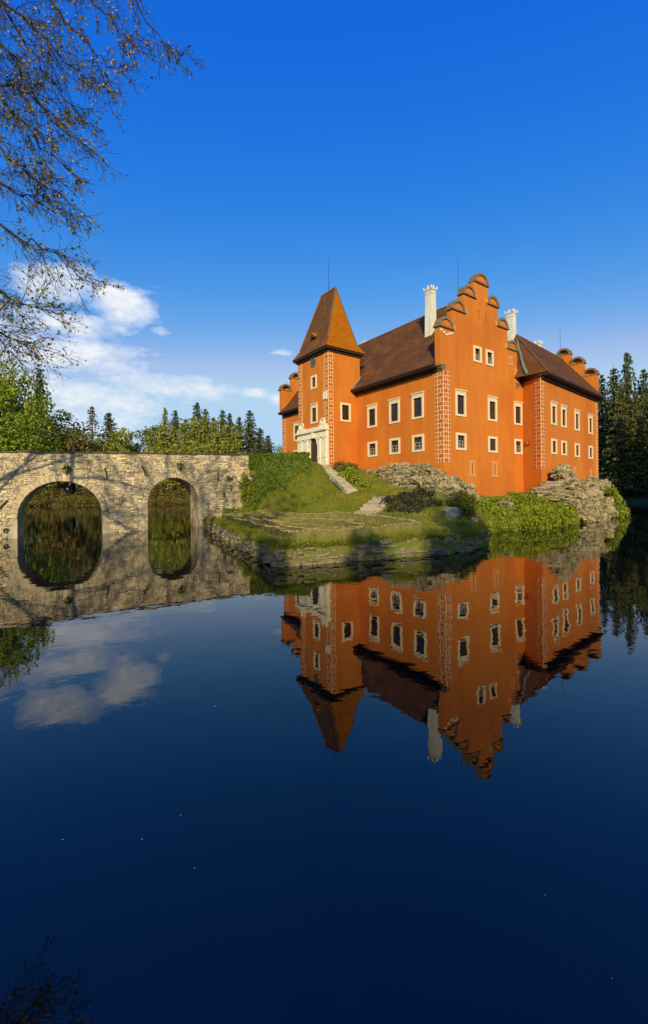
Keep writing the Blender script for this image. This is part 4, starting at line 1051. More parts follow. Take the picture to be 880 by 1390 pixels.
# ------------------------------------------------------------------ foreground tree with hanging twigs
def overhang_tree():
    t = thing('alder_tree', 'budding alder whose bare twigs hang into the top left of the sky', 'tree', (-10.5, 6.0, .6))
    r = random.Random(21); off = Vector((-10.5, 6.0, .6))
    tk = MB(); tk.tube([Vector(p) - off for p in ((-10.5, 6, .2), (-10.4, 6.1, 4), (-10.3, 6.3, 8.5), (-10.1, 6.5, 13), (-9.9, 6.5, 17))], [.32, .27, .2, .13, .05], 9)
    mb = MB(); leaves = []; L2 = []
    def grow(p, d, ln, rad, lev):
        """a drooping shoot; returns nothing, fills tubes and leaves"""
        n = 5 if lev < 2 else 4; pts = [p.copy()]; q = p.copy(); dd = d.copy()
        for k in range(n):
            dd = (dd + Vector((r.gauss(0, .13), r.gauss(0, .13), r.gauss(0, .13) - (.07 if lev < 2 else .02)))).normalized()
            q = q + dd * ln / n; pts.append(q.copy())
        mb.tube([x - off for x in pts], [max(.0022, rad * (1 - .85 * k / n)) for k in range(n + 1)], 4 if lev < 2 else 3, caps=False)
        if lev < 3:
            m = {0: 7, 1: 6, 2: 4}[lev]
            for k in range(m):
                u = r.uniform(.2, 1.0); i = min(n - 1, int(u * n)); b = pts[i].lerp(pts[i + 1], u * n - i)
                ax = Vector((r.gauss(0, 1), r.gauss(0, 1), r.gauss(0, 1))).normalized()
                nd = (dd + ax * .75).normalized()
                grow(b, nd, ln * r.uniform(.34, .6), rad * .5, lev + 1)
        if lev >= 2:
            for k in range(1 if r.random() < .85 else 0):
                u = r.uniform(.4, 1.0); i = min(n - 1, int(u * n)); b = pts[i].lerp(pts[i + 1], u * n - i)
                leaves.append((b.x + r.gauss(0, .012), b.y + r.gauss(0, .012), b.z + r.gauss(0, .012)))
    # main boughs traced from trunk to where they reach into view: (photo px, py, depth)
    B = [[(-120, -260, 7), (-40, -60, 7.3), (25, 45, 7.6), (74, 114, 7.9), (106, 150, 8.1)],
         [(-200, -60, 6.6), (-60, 0, 6.9), (15, 75, 7.2), (60, 150, 7.4), (112, 196, 7.6)],
         [(-220, 0, 6.4), (-60, 70, 6.7), (18, 150, 6.9), (55, 196, 7.1), (98, 234, 7.3)],
         [(-240, 120, 6.3), (-80, 190, 6.6), (0, 252, 6.9), (30, 268, 7.0), (64, 254, 7.2)],
         [(-240, 200, 6.3), (-90, 250, 6.6), (0, 304, 6.9), (60, 340, 7.1), (124, 380, 7.3)],
         [(-220, 300, 6.3), (-80, 360, 6.6), (0, 398, 6.8), (24, 416, 6.9), (50, 416, 7.0)],
         [(-220, 360, 6.3), (-90, 400, 6.6), (-10, 446, 6.8), (20, 462, 6.9), (48, 470, 7.0)],
         [(-100, -420, 7.4), (60, -180, 7.8), (150, -60, 8.1), (200, 30, 8.4), (240, 80, 8.6)],
         [(-120, -340, 7.1), (20, -90, 7.6), (80, 20, 7.9), (120, 62, 8.1), (148, 92, 8.3)],
         [(-120, -380, 7.4), (30, -140, 7.7), (110, -20, 8.0), (150, 24, 8.2), (170, 54, 8.3)],
         [(-160, -160, 6.8), (-40, -40, 7.1), (30, 20, 7.4), (70, 62, 7.5), (125, 120, 7.7)],
         [(-220, 60, 6.2), (-90, 120, 6.5), (-5, 196, 6.7), (40, 240, 6.9), (92, 272, 7.1)],
         [(-200, -20, 6.9), (-70, 60, 7.2), (0, 110, 7.4), (40, 130, 7.5), (90, 170, 7.7)]]
    trunk_pts = [Vector((-10.4, 6.1, 4)), Vector((-10.3, 6.3, 8.5)), Vector((-10.1, 6.5, 13)), Vector((-9.9, 6.5, 17))]
    for bi, b in enumerate(B):
        P = [pt_at(*q) for q in b]; z = min(16.5, max(4, P[0].z - 1.2)); 
        # root on the trunk
        f = (z - 4) / 13 * 3; i = min(2, int(f)); root = trunk_pts[i].lerp(trunk_pts[i + 1], f - i)
        path = [root] + P; pp = []
        for i in range(len(path) - 1):
            for k in range(4): pp.append(path[i].lerp(path[i + 1], k / 4) + Vector((r.gauss(0, .03), r.gauss(0, .05), r.gauss(0, .03))))
        pp.append(path[-1]); n = len(pp)
        mb.tube([x - off for x in pp], [.05 * (1 - k / n) ** 1.2 + .004 for k in range(n)], 5, caps=False)
        for k in range(28):
            u = r.uniform(.28, 1.0) * (n - 1); i = min(n - 2, int(u)); p = pp[i].lerp(pp[i + 1], u - i); d = (pp[i + 1] - pp[i]).normalized()
            ax = Vector((r.gauss(0, 1), r.gauss(0, 1), r.gauss(0, 1))).normalized()
            grow(p, (d + ax * .6).normalized(), r.uniform(.4, .95) * (1.15 - .45 * u / n), .008, 1)
    link('trunk', tk.mesh('trunk'), M['bark'], t); link('branch', mb.mesh('branch'), M['twig'], t)
    rng = np.random.default_rng(4); C = np.array(leaves)
    link('leaves', np_mesh('leaves', leaf_quads(C - np.array(off), .044 * rng.uniform(.5, 1.5, len(C)), rng, .75), 4), M['leaf_spring'], t)
overhang_tree()

# trees on the near bank behind the camera that throw their shade over bridge and garden
def bare_tree_meshes(seed, Ht=20.0):
    r = random.Random(seed); mb = MB(); lv = []
    def br(p, d, ln, rad, lev):
        n = 4; pts = [p.copy()]; q = p.copy(); dd = d.copy()
        for k in range(n):
            dd = (dd + Vector((r.gauss(0, .1), r.gauss(0, .1), r.gauss(0, .08)))).normalized(); q = q + dd * ln / n; pts.append(q.copy())
        mb.tube(pts, [max(.012, rad * (1 - .5 * k / n)) for k in range(n + 1)], 5 if lev < 2 else 3, caps=False)
        if lev < 3:
            for k in range((4, 5, 4)[lev] if lev else 6):
                u = r.uniform(.35, 1.0); i = min(n - 1, int(u * n)); b = pts[i].lerp(pts[i + 1], u * n - i)
                ax = Vector((r.gauss(0, 1), r.gauss(0, 1), r.gauss(.15, .5))).normalized()
                br(b, (dd * .6 + ax * .8).normalized(), ln * r.uniform(.42, .66), rad * .42, lev + 1)
        if lev >= 2 and r.random() < .35:
            for _ in range(2): lv.append(tuple(pts[r.randrange(n + 1)] + Vector((r.gauss(0, .15), r.gauss(0, .15), r.gauss(0, .15)))))
    br(Vector((0, 0, -.3)), Vector((0, 0, 1)), Ht * .72, .26, 0)
    rng = np.random.default_rng(seed); C = np.array(lv)
    return mb.mesh('trunk'), np_mesh('crown', leaf_quads(C, .15 * rng.uniform(.6, 1.3, len(C)), rng, .8), 4)
BT = bare_tree_meshes(7)
for i, (x, y, h, wd) in enumerate(((-11.0, .5, 25, .5), (-12.4, 4.2, 23, .5), (-14.6, 7.0, 24, .55), (-19.6, 13.5, 23, .6), (-23.0, 17.5, 22, .6), (-12.4, -2.5, 26, .5))):
    t = thing('bare_tree', 'budding tree on the left bank outside the picture', 'tree', (x, y, 1.2), 'trees on the left bank', rz=i * 1.7)
    for nm, me, mm in (('trunk', BT[0], 'bark'), ('crown', BT[1], 'leaf_spring')):
        o = link(nm, me, M[mm], t); o.scale = (h / 20 * wd, h / 20 * wd, h / 20)
for i, (x, y, h, wd) in enumerate(((-4.4, -10, 12.4, .34), (.4, -11, 13.2, .30), (4.2, -9, 12.6, .34), (6.8, -10, 18.0, .30), (8.6, -11, 13.5, .28))):
    t = thing('leafy_tree', 'leafy tree on the near bank outside the picture', 'tree', (x, y, 1.2), 'leafy trees on the near bank', rz=i * 2.1)
    for nm, me, mm in (('trunk', proto('leafy', 0)[0], 'bark'), ('crown', var_mesh('leafy', 0, 'leaf_green'), None)):
        o = link(nm, me, M[mm] if mm else None, t); o.scale = (h / 16 * wd * 1.4, h / 16 * wd * 1.4, h / 16)

# ------------------------------------------------------------------ island details
rock_cache = {}
def rock_mesh(seed, sub=4):
    if seed in rock_cache: return rock_cache[seed]
    bm = bmesh.new(); bmesh.ops.create_icosphere(bm, subdivisions=sub, radius=1)
    o = Vector((seed * 7.13, seed * 3.7, seed * 1.9)); tilt = Matrix.Rotation(.35, 3, 'Y') @ Matrix.Rotation(seed, 3, 'Z')
    for v in bm.verts:
        p = v.co.copy(); f = noise.fractal(p * 1.3 + o, .9, 2.1, 4)
        dist, pts = noise.voronoi(p * 1.45 + o)
        crack = min(.40, dist[1] - dist[0])                 # narrow clefts between angular blocks
        q = tilt @ p; lay = noise.cell(Vector((q.x * 1.1, q.y * 1.1, q.z * 2.4)) + o)
        v.co = p * (.74 + .72 * crack + .24 * f + .09 * lay + .05 * noise.noise(p * 7 + o))
        v.co.x = max(-.9, min(.9, v.co.x)); v.co.z = min(v.co.z, .82 + .1 * f)
    me = bpy.data.meshes.new('rock'); bm.to_mesh(me); bm.free(); me.materials.append(M['rock'])
    rock_cache[seed] = me; return me
def outcrop(label, items, seed, name='rock_outcrop'):
    """items: (x, y, z, rx, ry, rz)"""
    r = random.Random(seed); a = np.array(items)
    t = thing(name, label, 'rocks', (a[:, 0].mean(), a[:, 1].mean(), a[:, 2].min()))
    for it in items:
        o = link('rock', rock_mesh(r.randrange(10)), None, t)
        o.location = Vector(it[:3]) - OFF[t.name]; k_ = 1.16; o.scale = (it[3] * k_, it[4] * k_, it[5] * k_ * 1.1); o.rotation_euler = (r.uniform(-.15, .15), r.uniform(-.12, .22), r.uniform(0, 6.28))
    return t
def along(poly, n, r, jit):
    """n points along a polyline of (x,y,ztop)"""
    P = [Vector(p) for p in poly]; out = []
    for k in range(n):
        f = (k + r.uniform(.2, .8)) / n * (len(P) - 1); i = min(len(P) - 2, int(f)); q = P[i].lerp(P[i + 1], f - i)
        out.append(q + Vector((r.uniform(-jit, jit), r.uniform(-jit, jit), 0)))
    return out
r = random.Random(31)
# west outcrop between the tower and the south corner
it = []
for row, (zt, dx) in enumerate(((5.35, .35), (4.75, .75), (4.15, 1.1), (3.55, 1.45))):
    # offset from the west wall along -v
    for k in range(9):
        u = (k + r.uniform(.2, .8)) / 9 * 8.2 + .3 + row * .15
        base = Vector((9.7086, 34.056)) + Vector((-.5807, .8141)) * u - Vector((.8141, .5807)) * (dx + r.uniform(-.15, .15))
        zz = zt - (.5 if u > 7.2 else 0) - (.55 if u < 1.2 else 0) + r.uniform(-.15, .12)
        it.append((base.x, base.y, zz - .35, r.uniform(.5, .85), r.uniform(.4, .7), r.uniform(.32, .5)))
outcrop('long pale rock outcrop under the west windows', it, 1)
it = []
for x, y, z, s_ in ((9.0, 32.9, 4.3, .8), (9.9, 32.8, 4.0, .7), (10.6, 33.1, 3.8, .65), (11.3, 33.6, 3.4, .6), (8.3, 32.9, 3.7, .7), (9.3, 32.2, 3.4, .75), (10.2, 32.3, 3.1, .7), (11.0, 32.8, 2.9, .6), (8.6, 32.1, 3.0, .6), (11.9, 33.7, 2.7, .55), (9.7, 31.7, 2.7, .55), (10.8, 32.0, 2.4, .5)):
    it.append((x, y, z - s_ * .55, s_ * r.uniform(.9, 1.3), s_ * r.uniform(.7, 1), s_ * r.uniform(.6, .8)))
outcrop('pale broken rocks at the foot of the brick patterned south corner', it, 2)
it = []
def wo(s_, q, z):
    s_ = -2.6 + (s_ + 2.2) * .93; q = q * .86
    v = Vector((19.9006, 38.5951)) + Vector((.7495, .6620)) * s_ - Vector((-.6620, .7495)) * q; return (v.x, v.y, z)
# slanting slab shelf below the wing
for s_, q, z, sx, sz in ((-2.2, 1.2, 3.0, 1.1, .42), (-1.2, 1.4, 3.2, 1.3, .4), (.2, 1.2, 3.45, 1.3, .42), (-1.8, 1.8, 2.5, 1.2, .4), (-.4, 1.9, 2.6, 1.4, .42), (1.0, 1.8, 2.7, 1.2, .45), (.2, 2.4, 1.9, 1.3, .45), (1.6, 2.5, 1.8, 1.1, .5)):
    p = wo(s_, q, z); it.append((*p, sx, sx * .7, sz))
for s_, q, z, s3 in ((2.0, 1.2, 4.6, .7), (2.9, 1.2, 4.9, .75), (3.5, 1.5, 4.3, .8), (2.4, 1.8, 3.7, .85), (3.9, 2.0, 3.3, .8), (5.2, 1.6, 3.2, .8), (6.2, 1.4, 3.5, .8), (7.2, 1.6, 3.1, .8), (4.6, 2.4, 2.4, .9), (6.0, 2.4, 2.3, .9), (3.0, 2.6, 2.2, .9), (7.6, 2.4, 2.2, .9), (8.8, 1.8, 2.6, .8), (3.6, 3.0, 1.2, .9), (5.2, 3.1, 1.2, .9), (6.8, 3.0, 1.2, .9), (8.4, 2.8, 1.2, .9), (2.2, 3.2, .8, .8), (4.4, 3.5, .4, .8), (6.2, 3.5, .4, .8), (7.8, 3.3, .4, .7)):
    p = wo(s_, q, z); it.append((*p, s3 * r.uniform(.9, 1.2), s3 * r.uniform(.8, 1), s3 * r.uniform(.6, .85)))
it = [(x, y, z - .12, a * .9, b * .9, c * .92) for x, y, z, a, b, c in it]
outcrop('large jagged outcrop with a slanting shelf under the right wing', it, 3)
it = []
for s_, q, z, s3 in ((11.2, 1.2, 3.2, .8), (12.2, 1.0, 3.9, .6), (12.6, 1.3, 3.3, .8), (13.8, 1.2, 3.1, .9), (15.0, 1.2, 3.2, .9), (16.2, 1.0, 3.3, .9), (17.2, .8, 2.9, .8), (17.8, .6, 2.1, .9), (10.4, 1.8, 2.4, .8), (14.2, 2.0, 2.0, .9), (16.0, 1.8, 2.0, 1.0), (17.6, 1.4, 1.2, .9), (12.8, 2.2, 1.4, .9), (15.0, 2.4, .9, .9), (17.0, 2.1, .6, .9), (18.2, 1.2, .4, .8), (10.4, 2.6, 1.0, .9), (11.8, 3.0, .5, .8)):
    p = wo(s_, q, z); it.append((*p, s3 * r.uniform(.9, 1.2), s3 * r.uniform(.8, 1), s3 * r.uniform(.6, .85)))
outcrop('pale outcrop at the right end of the island by the far corner', it, 4)
# single boulders
def boulder(label, p, sc, seed, m='rock'):
    me = rock_mesh(seed).copy(); me.materials.clear(); me.materials.append(M[m])
    o = link('boulder', me, None, label=label, cat='boulder'); o.location = p; o.scale = sc; o.rotation_euler = (0, .1, seed)
boulder('grey boulder in the shade left of the olive bush', (8.3, 27.6, 1.5), (.62, .5, .55), 3, 'rock_grey')
boulder('pale boulder lying in the bright green bushes under the gable', (14.0, 32.7, 1.85), (.75, .4, .35), 5)
boulder('small pale rock standing at the water below the olive bush', (9.9, 28.0, .75), (.35, .3, .55), 6)
boulder('flat pale stone on the grass at the foot of the gable wall', (15.3, 35.2, 2.35), (.6, .4, .22), 7)

# retaining wall of the garden terrace
wt = thing('terrace_wall', 'low rough stone wall holding up the garden terrace above the water', 'wall', (-1.95, 16.95, 0))
r = random.Random(77); segs = SHORE[1:9]
WB = [rough_stone(60 + k) for k in range(8)]
def wall_rock(seed):
    bm = bmesh.new(); bmesh.ops.create_icosphere(bm, subdivisions=2, radius=.5); o = Vector((seed * 3.1, seed * 5.3, 2.2))
    for v in bm.verts:
        p = v.co.copy(); q = Vector([math.copysign(abs(c * 2) ** .62, c) * .5 for c in p]); d_, _ = noise.voronoi(p * 3 + o)
        v.co = q * (.82 + .5 * min(.3, d_[1] - d_[0]) + .22 * noise.noise(p * 3 + o))
    b = MB(); bm.verts.index_update(); b.add([v.co[:] for v in bm.verts], [tuple(x.index for x in f.verts) for f in bm.faces]); bm.free(); return b
WB = [wall_rock(k) for k in range(8)]
WS = [b.mesh('stone') for b in WB]
for me in WS: me.materials.append(M['wallstone'])
todo = []
for i in range(len(segs) - 1):
    a, b = Vector(segs[i]), Vector(segs[i + 1]); L_ = (b - a).length; d = (b - a).normalized(); nrm = Vector((d.y, -d.x))
    z = -.14
    while z < .66:
        h = r.uniform(.12, .22); s = r.uniform(-.1, .1)
        while s < L_:
            w_ = r.choice((r.uniform(.14, .32), r.uniform(.22, .5), r.uniform(.4, .75))) * (1.35 if i >= 4 else 1)
            q = a + d * min(s + w_ / 2, L_) + nrm * (r.uniform(-.12, .03) - .12 * max(0, z))
            if r.random() > .12 + .5 * (noise.noise(Vector((q.x * .8, q.y * .8, z * 1.5))) > .12): todo.append((q, z + h / 2 + r.uniform(-.04, .04), w_ * r.uniform(.95, 1.25), r.uniform(.3, .5), h * r.uniform(.9, 1.5), nrm, r.uniform(-.16, .16), r.uniform(-.14, .14), r.uniform(-.2, .2)))
            s += w_
        z += h * .9
todo.sort(key=lambda q: -q[2] * q[4] / (q[0].length ** 2))
rest = MB()
for n_, (q, z, w_, dp, h, nrm, e1, e2, e3) in enumerate(todo):
    k = r.randrange(8); rot = (e1, e2, math.atan2(nrm.y, nrm.x) - PI / 2 + e3)
    if n_ < 290:
        o = link('stone', WS[k], None, wt); o.location = (q.x + 1.95, q.y - 16.95, z); o.scale = (w_, dp, h); o.rotation_euler = rot
    else:
        mt = Matrix.Translation((q.x, q.y, z)) @ Matrix.Rotation(rot[2], 4, 'Z') @ Matrix.Rotation(e2, 4, 'Y') @ Matrix.Rotation(e1, 4, 'X') @ Matrix.Diagonal((w_, dp, h, 1))
        rest.add([mt @ Vector(v) for v in WB[k].v], WB[k].f)
M['wallstone_i'] = mat('terrace_stone_small', (.33, .26, .145), (.10, .09, .042), 3.5, .9, .8, 16, island=.35, dist=.03)
rest.build('stone', M['wallstone_i'], wt, kind='stuff')
# stairs
def stairs(label, p0, p1, width, n, seed):
    r = random.Random(seed); p0, p1 = Vector(p0), Vector(p1); t = thing('stone_stairs', label, 'stairs', p0)
    d = (p1 - p0); dh = Vector((d.x, d.y, 0)); sd_ = Vector((dh.y, -dh.x, 0)).normalized(); run = dh.length / n
    f = dh.normalized()
    for k in range(n):
        c = p0 + d * ((k + .5) / n); m = MB(); w_ = width / 2 + r.uniform(-.06, .06); hh = abs(d.z) / n
        q = [c + f * (-run * .55) - sd_ * w_, c + f * (run * .55) - sd_ * w_, c + f * (run * .55) + sd_ * w_, c + f * (-run * .55) + sd_ * w_]
        zt = max(c.z, iz(c.x, c.y)) + .12 + r.uniform(-.02, .02)
        m.hexa([(x.x, x.y, zt - hh - .25) for x in q] + [(x.x, x.y, zt) for x in q]); m.build('step', M['step'], t)
    return t
stairs('worn stone stairs running down the grass from the portal', (-.05, 40.9, 5.55), (2.2, 33.6, 3.0), .95, 20, 1)
stairs('short flight of stone steps beside the shaded brown shrubs', (4.7, 31.6, 2.45), (2.8, 28.9, 1.35), 1.7, 8, 2)

# parterre hedges
def hedge(label, paths, w, h, seed, m='hedge'):
    rng = np.random.default_rng(seed); r = random.Random(seed); core = MB(); Q = []; QT = []
    x0 = paths[0][0]; base = Vector((x0[0], x0[1], iz(*x0[:2])))
    t = thing('garden_hedge', label, 'hedge', base)
    for path in paths:
        pts = []
        for i in range(len(path) - 1):
            a, b = Vector(path[i][:2]), Vector(path[i + 1][:2]); n = max(1, int((b - a).length / .5))
            for k in range(n): pts.append(a.lerp(b, k / n))
        pts.append(Vector(path[-1][:2])); n = len(pts); rows = []
        for i, p in enumerate(pts):
            d = (pts[min(n - 1, i + 1)] - pts[max(0, i - 1)]).normalized(); s_ = Vector((d.y, -d.x)); z = iz(p.x, p.y)
            ww = w / 2 * r.uniform(.8, 1.1); hh = h * r.uniform(.88, 1.06)
            rows.append([(p.x - s_.x * ww, p.y - s_.y * ww, z - .1), (p.x - s_.x * ww * .95, p.y - s_.y * ww * .95, z + hh), (p.x + s_.x * ww * .95, p.y + s_.y * ww * .95, z + hh), (p.x + s_.x * ww, p.y + s_.y * ww, z - .1)])
        b0 = len(core.v)
        for q in rows: core.v += q
        for i in range(n - 1):
            for k in range(3): core.f.append((b0 + i * 4 + k, b0 + i * 4 + k + 1, b0 + (i + 1) * 4 + k + 1, b0 + (i + 1) * 4 + k))
        for e in (0, n - 1): core.f.append(tuple(b0 + e * 4 + k for k in range(4)))
        for i in range(n - 1):
            A = np.array(rows[i]); B_ = np.array(rows[i + 1]); ln = np.linalg.norm(A[1] - B_[1])
            for (k, cnt) in ((0, 60 * h), (1, 90 * w), (2, 60 * h)):
                c = max(3, int(cnt * ln / .5)); u_ = rng.random((c, 1)); v_ = rng.random((c, 1))
                P = (A[k] * (1 - v_) + A[k + 1] * v_) * (1 - u_) + (B_[k] * (1 - v_) + B_[k + 1] * v_) * u_
                (QT if k == 1 else Q).append(leaf_quads(P + rng.normal(size=P.shape) * .012, .07 * rng.uniform(.5, 1.3, c), rng, .5))
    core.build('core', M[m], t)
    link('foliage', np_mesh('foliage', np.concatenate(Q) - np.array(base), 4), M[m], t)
    link('clipped_top_lit', np_mesh('clipped_top_lit', np.concatenate(QT) + np.array([0, 0, .02]) - np.array(base), 4), M['hedge_top'], t, kind='stuff')  # top leaves take the straw colour with the sunlight painted in
G_L, G_F, G_R, G_B = (-8.4, 35.4), (-1.35, 19.6), (5.2, 23.3), (-2.7, 32.6)
def lerp2(a, b, t): return (a[0] + (b[0] - a[0]) * t, a[1] + (b[1] - a[1]) * t)
def gq(s_, t_): return lerp2(lerp2(G_F, G_R, s_), lerp2(G_L, G_B, s_), t_)   # s along the front, t towards the bridge
BACK = [G_L, (-6.6, 35.0), (-2.7, 32.6), (1.2, 29.2), (3.6, 26.2), G_R]
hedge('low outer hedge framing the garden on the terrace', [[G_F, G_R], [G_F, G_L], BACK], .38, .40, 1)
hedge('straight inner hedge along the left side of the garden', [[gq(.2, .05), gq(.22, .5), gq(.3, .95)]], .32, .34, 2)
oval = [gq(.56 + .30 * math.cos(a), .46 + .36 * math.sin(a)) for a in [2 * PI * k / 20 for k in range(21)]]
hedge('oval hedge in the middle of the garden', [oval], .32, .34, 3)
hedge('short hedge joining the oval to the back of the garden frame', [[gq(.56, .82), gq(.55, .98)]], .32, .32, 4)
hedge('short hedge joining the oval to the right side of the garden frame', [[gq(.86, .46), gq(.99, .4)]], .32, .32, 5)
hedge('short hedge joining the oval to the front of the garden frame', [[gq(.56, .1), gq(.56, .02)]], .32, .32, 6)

# ivy bank beside the bridge end
def ivy():
    rng = np.random.default_rng(12)
    t = thing('ivy', 'thick green ivy mantle hanging over the end of the bridge', 'ivy', (-4, 39, 4))
    def cap(a): return -7.0 + 5.6 * a, 39.75 - .4 * a
    N_ = 16000; X = rng.uniform(-7.0, -1.2, N_); Y = 39.6 - rng.random(N_) ** 1.3 * 3.0
    keep = (Y > 37.0 + .45 * np.sin(X * 2.3) + .5 * (X + 4) * .3) & ((X > -6.7) | (Y > 38.6)); X, Y = X[keep], Y[keep]
    S_ = np.stack([X, Y, isl_z(np.stack([X, Y], 1)) + rng.uniform(.02, .22, len(X))], 1)
    a = rng.random(6500); d = rng.random(6500); cx, cy = cap(a)
    Fc = np.stack([cx, cy - .05 - .25 * (1 - d), 5.2 + 1.3 * d + .12 * a + .05 * np.sin(a * 45)], 1)
    a = rng.random(3500); cx, cy = cap(a)
    Tp = np.stack([cx, cy + rng.random(3500) * 1.1, 6.5 + .12 * a + .05 * np.sin(a * 50)], 1)
    P = np.concatenate([S_, Fc, Tp]) + rng.normal(size=(len(S_) + 10000, 3)) * .05
    link('foliage', np_mesh('foliage', leaf_quads(P - np.array([-4, 39, 4]), .19 * rng.uniform(.5, 1.3, len(P)), rng, .75, np.array([0, -.3, -1.0]), .6), 4), M['ivy'], t)
    m = MB(); n = 12
    for k in range(n):
        (x0, y0), (x1, y1) = cap(k / n), cap((k + 1) / n); z0, z1 = 6.38 + .12 * k / n, 6.38 + .12 * (k + 1) / n
        m.quad((x0, y0 - .2, 4.6), (x1, y1 - .2, 4.6), (x1, y1, z1), (x0, y0, z0)); m.quad((x0, y0, z0), (x1, y1, z1), (x1, y1 + 1.1, z1), (x0, y0 + 1.1, z0))
    m.build('root_mat', M['soil'], t)
ivy()
# creeper clumps and shrubs
shrub('creeper', 'yellow green creeper climbing the bridge wall beside the ivy', [(-7.35, 38.9, 3.6, .5, .25, 1.2), (-7.0, 38.7, 2.5, .75, .3, .9), (-6.6, 38.6, 3.3, .4, .3, .8)], 'bush', .17, 75, 51, 'creeper')
shrub('low_shrub', 'row of low leafy plants along the foot of the bridge wall', [(-8.6 + k * .62, 36.9 + .05 * k, 1.35, .42, .35, .32) for k in range(8)], 'bush', .15, 90, 52, stem=False)
shrub('tuft', 'round green tuft growing over the left arch', [(*fB.p(3.9, 4.85, .12), .38, .25, .32)], 'ivy', .12, 120, 53, 'plant')
shrub('tuft', 'dark green tuft growing over the right arch', [(*fB.p(12.2, 5.35, .12), .32, .25, .3)], 'ivy', .12, 120, 54, 'plant')
shrub('tuft', 'upper of the small weeds in the wall right of the right arch', [(*fB.p(16.6, 4.35, .1), .2, .15, .2), (*fB.p(16.9, 4.3, .1), .12, .1, .12)], 'ivy', .1, 120, 55, 'plant')
shrub('tuft', 'lower of the small weeds in the wall right of the right arch', [(*fB.p(16.75, 3.5, .1), .2, .15, .22)], 'ivy', .1, 120, 56, 'plant')
shrub('tuft', 'small weed low on the wall beside the right pier', [(*fB.p(16.1, 2.9, .1), .22, .15, .2)], 'ivy', .1, 120, 57, 'plant')
shrub('tuft', 'small weed near the water left of the left arch', [(*fB.p(.25, .65, .12), .16, .12, .1)], 'ivy', .1, 120, 58, 'plant')
shrub('bush', 'leafy bush at the foot of the tower corner', [(1.6, 39.6, 5.2, .9, .7, .65), (2.6, 39.4, 5.0, .8, .7, .6), (1.2, 39.0, 4.6, .6, .5, .5)], 'bush_olive', .18, 70, 61)
shrub('bush', 'bright green bushes between the stairs and the rocks', [(2.0, 37.6, 4.3, .8, .7, .55), (2.9, 36.6, 3.8, .8, .7, .55), (3.3, 35.6, 3.45, .7, .6, .5), (2.5, 38.4, 4.6, .7, .6, .5)], 'bush', .18, 70, 62)
shrub('shrub', 'dark brown shrubs on the shaded slope below the rocks', [(5.0, 29.9, 2.2, .9, .8, .5), (6.1, 30.4, 2.5, .9, .8, .5), (4.9, 28.6, 1.7, .8, .7, .4), (6.3, 29.0, 2.1, .9, .8, .5), (7.2, 30.8, 2.8, .8, .7, .45), (5.8, 27.8, 1.6, .9, .7, .35), (7.4, 29.2, 2.1, .8, .7, .4)], 'bush_dark', .17, 70, 63)
shrub('bush', 'rounded olive bush right of the boulder under the rocks', [(9.3, 28.9, 2.2, .75, .7, .8), (9.9, 29.2, 2.0, .7, .6, .8), (9.4, 28.5, 1.5, .8, .6, .6)], 'bush_olive', .16, 90, 64)
shrub('bush', 'bright green bushes along the water under the gable wall', [(11.2, 30.5, 1.0, .9, .8, .7), (12.3, 31.4, 1.1, 1.0, .8, .8), (13.5, 32.0, 1.0, 1.0, .8, .7), (11.6, 31.6, 1.7, .9, .8, .6), (14.8, 32.6, 1.0, 1.1, .8, .75), (16.1, 33.3, 1.1, 1.1, .8, .8), (17.4, 34.0, 1.1, 1.1, .8, .8), (18.5, 34.7, .9, 1.0, .8, .7), (15.8, 34.6, 1.9, 1.0, .8, .6), (17.3, 35.6, 2.0, 1.0, .8, .6), (18.6, 36.0, 1.8, .9, .8, .6), (13.0, 33.4, 1.9, .8, .8, .45), (16.6, 36.8, 2.4, .8, .6, .45), (14.6, 33.9, 1.9, .8, .7, .5), (12.2, 30.6, .35, .8, .5, .45), (13.4, 31.3, .3, .9, .45, .45), (14.9, 31.8, .35, .9, .45, .5), (16.3, 32.5, .4, 1.0, .5, .55), (17.7, 33.4, .4, 1.0, .5, .55), (19.0, 34.3, .4, .9, .5, .5), (19.7, 34.9, .9, .9, .7, .7), (20.6, 35.4, .5, .8, .5, .55), (19.4, 36.0, 1.6, .9, .7, .55), (20.9, 36.2, 1.1, .8, .6, .6), (11.3, 29.4, .4, .6, .5, .45)], 'bush', .17, 75, 65)
shrub('bush', 'green bush growing on the right end outcrop', [(*wo(13.2, 3.0, 2.0), .8, .6, .9), (*wo(13.9, 3.3, 1.3), .9, .6, .9), (*wo(13.0, 3.7, .6), .9, .6, .7), (*wo(12.4, 2.9, 2.9), .6, .5, .5), (*wo(14.6, 3.5, .5), .8, .5, .6)], 'bush', .2, 60, 66)
shrub('bush', 'yellow green clump at the waterline of the right tip', [(*wo(18.0, 2.4, .7), .6, .5, .8), (*wo(17.2, 3.2, .4), .6, .5, .5)], 'bush_olive', .2, 60, 67)
